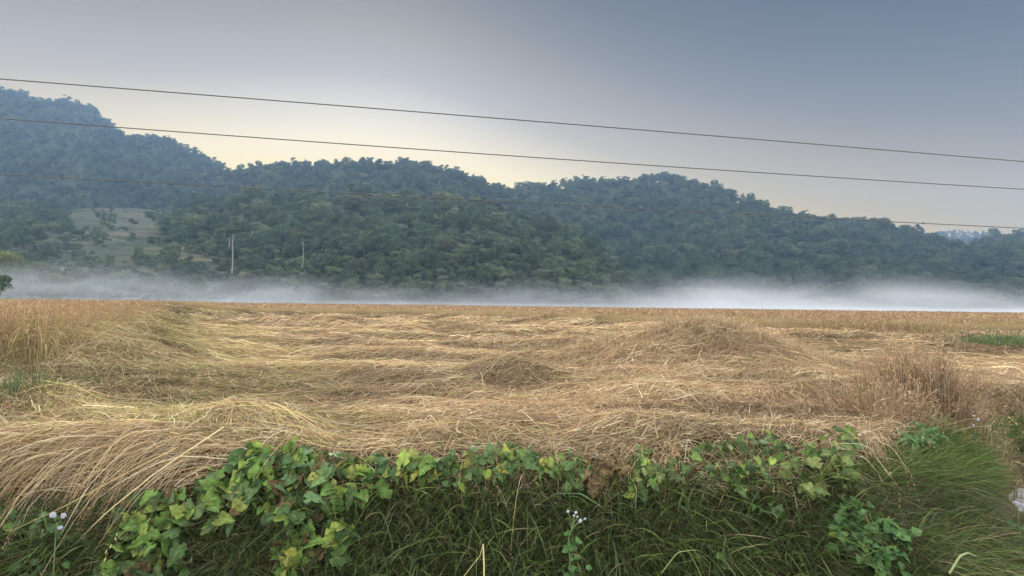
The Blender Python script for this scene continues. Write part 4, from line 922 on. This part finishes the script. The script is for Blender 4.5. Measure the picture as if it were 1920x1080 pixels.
# ------------------------------------------------------------------ haze and fog
M_haze = volume('haze_air', .00041, (.225, .37, .635), .2)
def box(name, x0, x1, y0, y1, z0, z1, mat):
    V = np.array([[x, y, z] for x in (x0, x1) for y in (y0, y1) for z in (z0, z1)]); Q = np.array([[0, 1, 3, 2], [4, 6, 7, 5], [0, 4, 5, 1], [2, 3, 7, 6], [0, 2, 6, 4], [1, 5, 7, 3]])
    return mesh_obj(name, V, Q, mat)
tag(box('haze', -2500, 2500, -20, 900, -4, 211, M_haze), 'thin bluish morning haze in the air', kind='stuff')
def fog_material():
    m = bpy.data.materials.new('fog_bank'); m.use_nodes = True; t = m.node_tree; t.nodes.clear(); N = t.nodes; L = t.links
    o = N.new('ShaderNodeOutputMaterial'); v = N.new('ShaderNodeVolumePrincipled'); L.new(v.outputs[0], o.inputs['Volume'])
    v.inputs['Color'].default_value = (.64, .70, .79, 1); v.inputs['Anisotropy'].default_value = .1
    def mth(op, a, b_=None, clamp=False):
        x = N.new('ShaderNodeMath'); x.operation = op; x.use_clamp = clamp
        for i_, q in enumerate((a, b_)):
            if q is None: continue
            if isinstance(q, (int, float)): x.inputs[i_].default_value = q
            else: L.new(q, x.inputs[i_])
        return x.outputs[0]
    g_ = N.new('ShaderNodeNewGeometry'); sp = N.new('ShaderNodeSeparateXYZ'); L.new(g_.outputs['Position'], sp.inputs[0])
    mp = N.new('ShaderNodeMapping'); mp.inputs['Scale'].default_value = (.028, .03, .11); L.new(g_.outputs['Position'], mp.inputs[0])
    nz = N.new('ShaderNodeTexNoise'); nz.inputs['Scale'].default_value = 1; nz.inputs['Detail'].default_value = 3; nz.inputs['Roughness'].default_value = .55; nz.inputs['Distortion'].default_value = .6
    L.new(mp.outputs[0], nz.inputs['Vector'])
    def curve(inp, pts, scale):
        c = N.new('ShaderNodeFloatCurve'); cv = c.mapping.curves[0]; xs_ = [(x_+140)/420 for x_, _ in pts]
        while len(cv.points) < len(pts): cv.points.new(.5, .5)
        for p_, x_, (_, y_) in zip(cv.points, xs_, pts): p_.location = (x_, y_/scale)
        c.mapping.update(); L.new(inp, c.inputs['Value']); return mth('MULTIPLY', c.outputs[0], scale)
    xn = mth('DIVIDE', mth('ADD', sp.outputs[0], 140), 420)
    Ht = curve(xn, FOG_H, 18); Dn = curve(xn, FOG_D, 1)
    n_ = mth('SUBTRACT', nz.outputs[0], .5)
    Ht2 = mth('MULTIPLY', Ht, mth('ADD', 1.0, mth('MULTIPLY', n_, 1.25)))
    zz = mth('ADD', sp.outputs[2], 1.5)
    fall = mth('DIVIDE', mth('SUBTRACT', Ht2, zz), mth('MULTIPLY', Ht, 1.0), True)
    low = mth('MULTIPLY', mth('DIVIDE', mth('SUBTRACT', 3.4, zz), 2.0, True), .9)
    fall = mth('MULTIPLY', fall, fall)
    wisp = mth('MULTIPLY', mth('SUBTRACT', nz.outputs[0], .32), 3.2, True)
    y_in = mth('MULTIPLY', mth('DIVIDE', mth('SUBTRACT', sp.outputs[1], 96), 14.0, True), mth('DIVIDE', mth('SUBTRACT', 176, sp.outputs[1]), 14.0, True))
    d_ = mth('MULTIPLY', mth('ADD', mth('MULTIPLY', mth('MULTIPLY', fall, wisp), Dn), mth('MULTIPLY', low, mth('MULTIPLY', Dn, .5))), y_in)
    L.new(mth('MULTIPLY', d_, .068), v.inputs['Density'])
    return m
FOG_H = [(-140, 14), (-90, 14), (-60, 11), (-20, 9.5), (15, 10.5), (50, 10.5), (85, 10.5), (110, 8.5), (140, 7), (280, 5)]
FOG_D = [(-140, .6), (-90, .6), (-60, .55), (-20, .55), (15, .60), (50, .85), (85, .95), (110, .9), (140, .8), (280, .6)]
tag(box('fog', -140, 280, 95, 177, -1.5, 17, fog_material()), 'low drifting ground fog behind the far edge of the field, whitest at the right', kind='stuff')
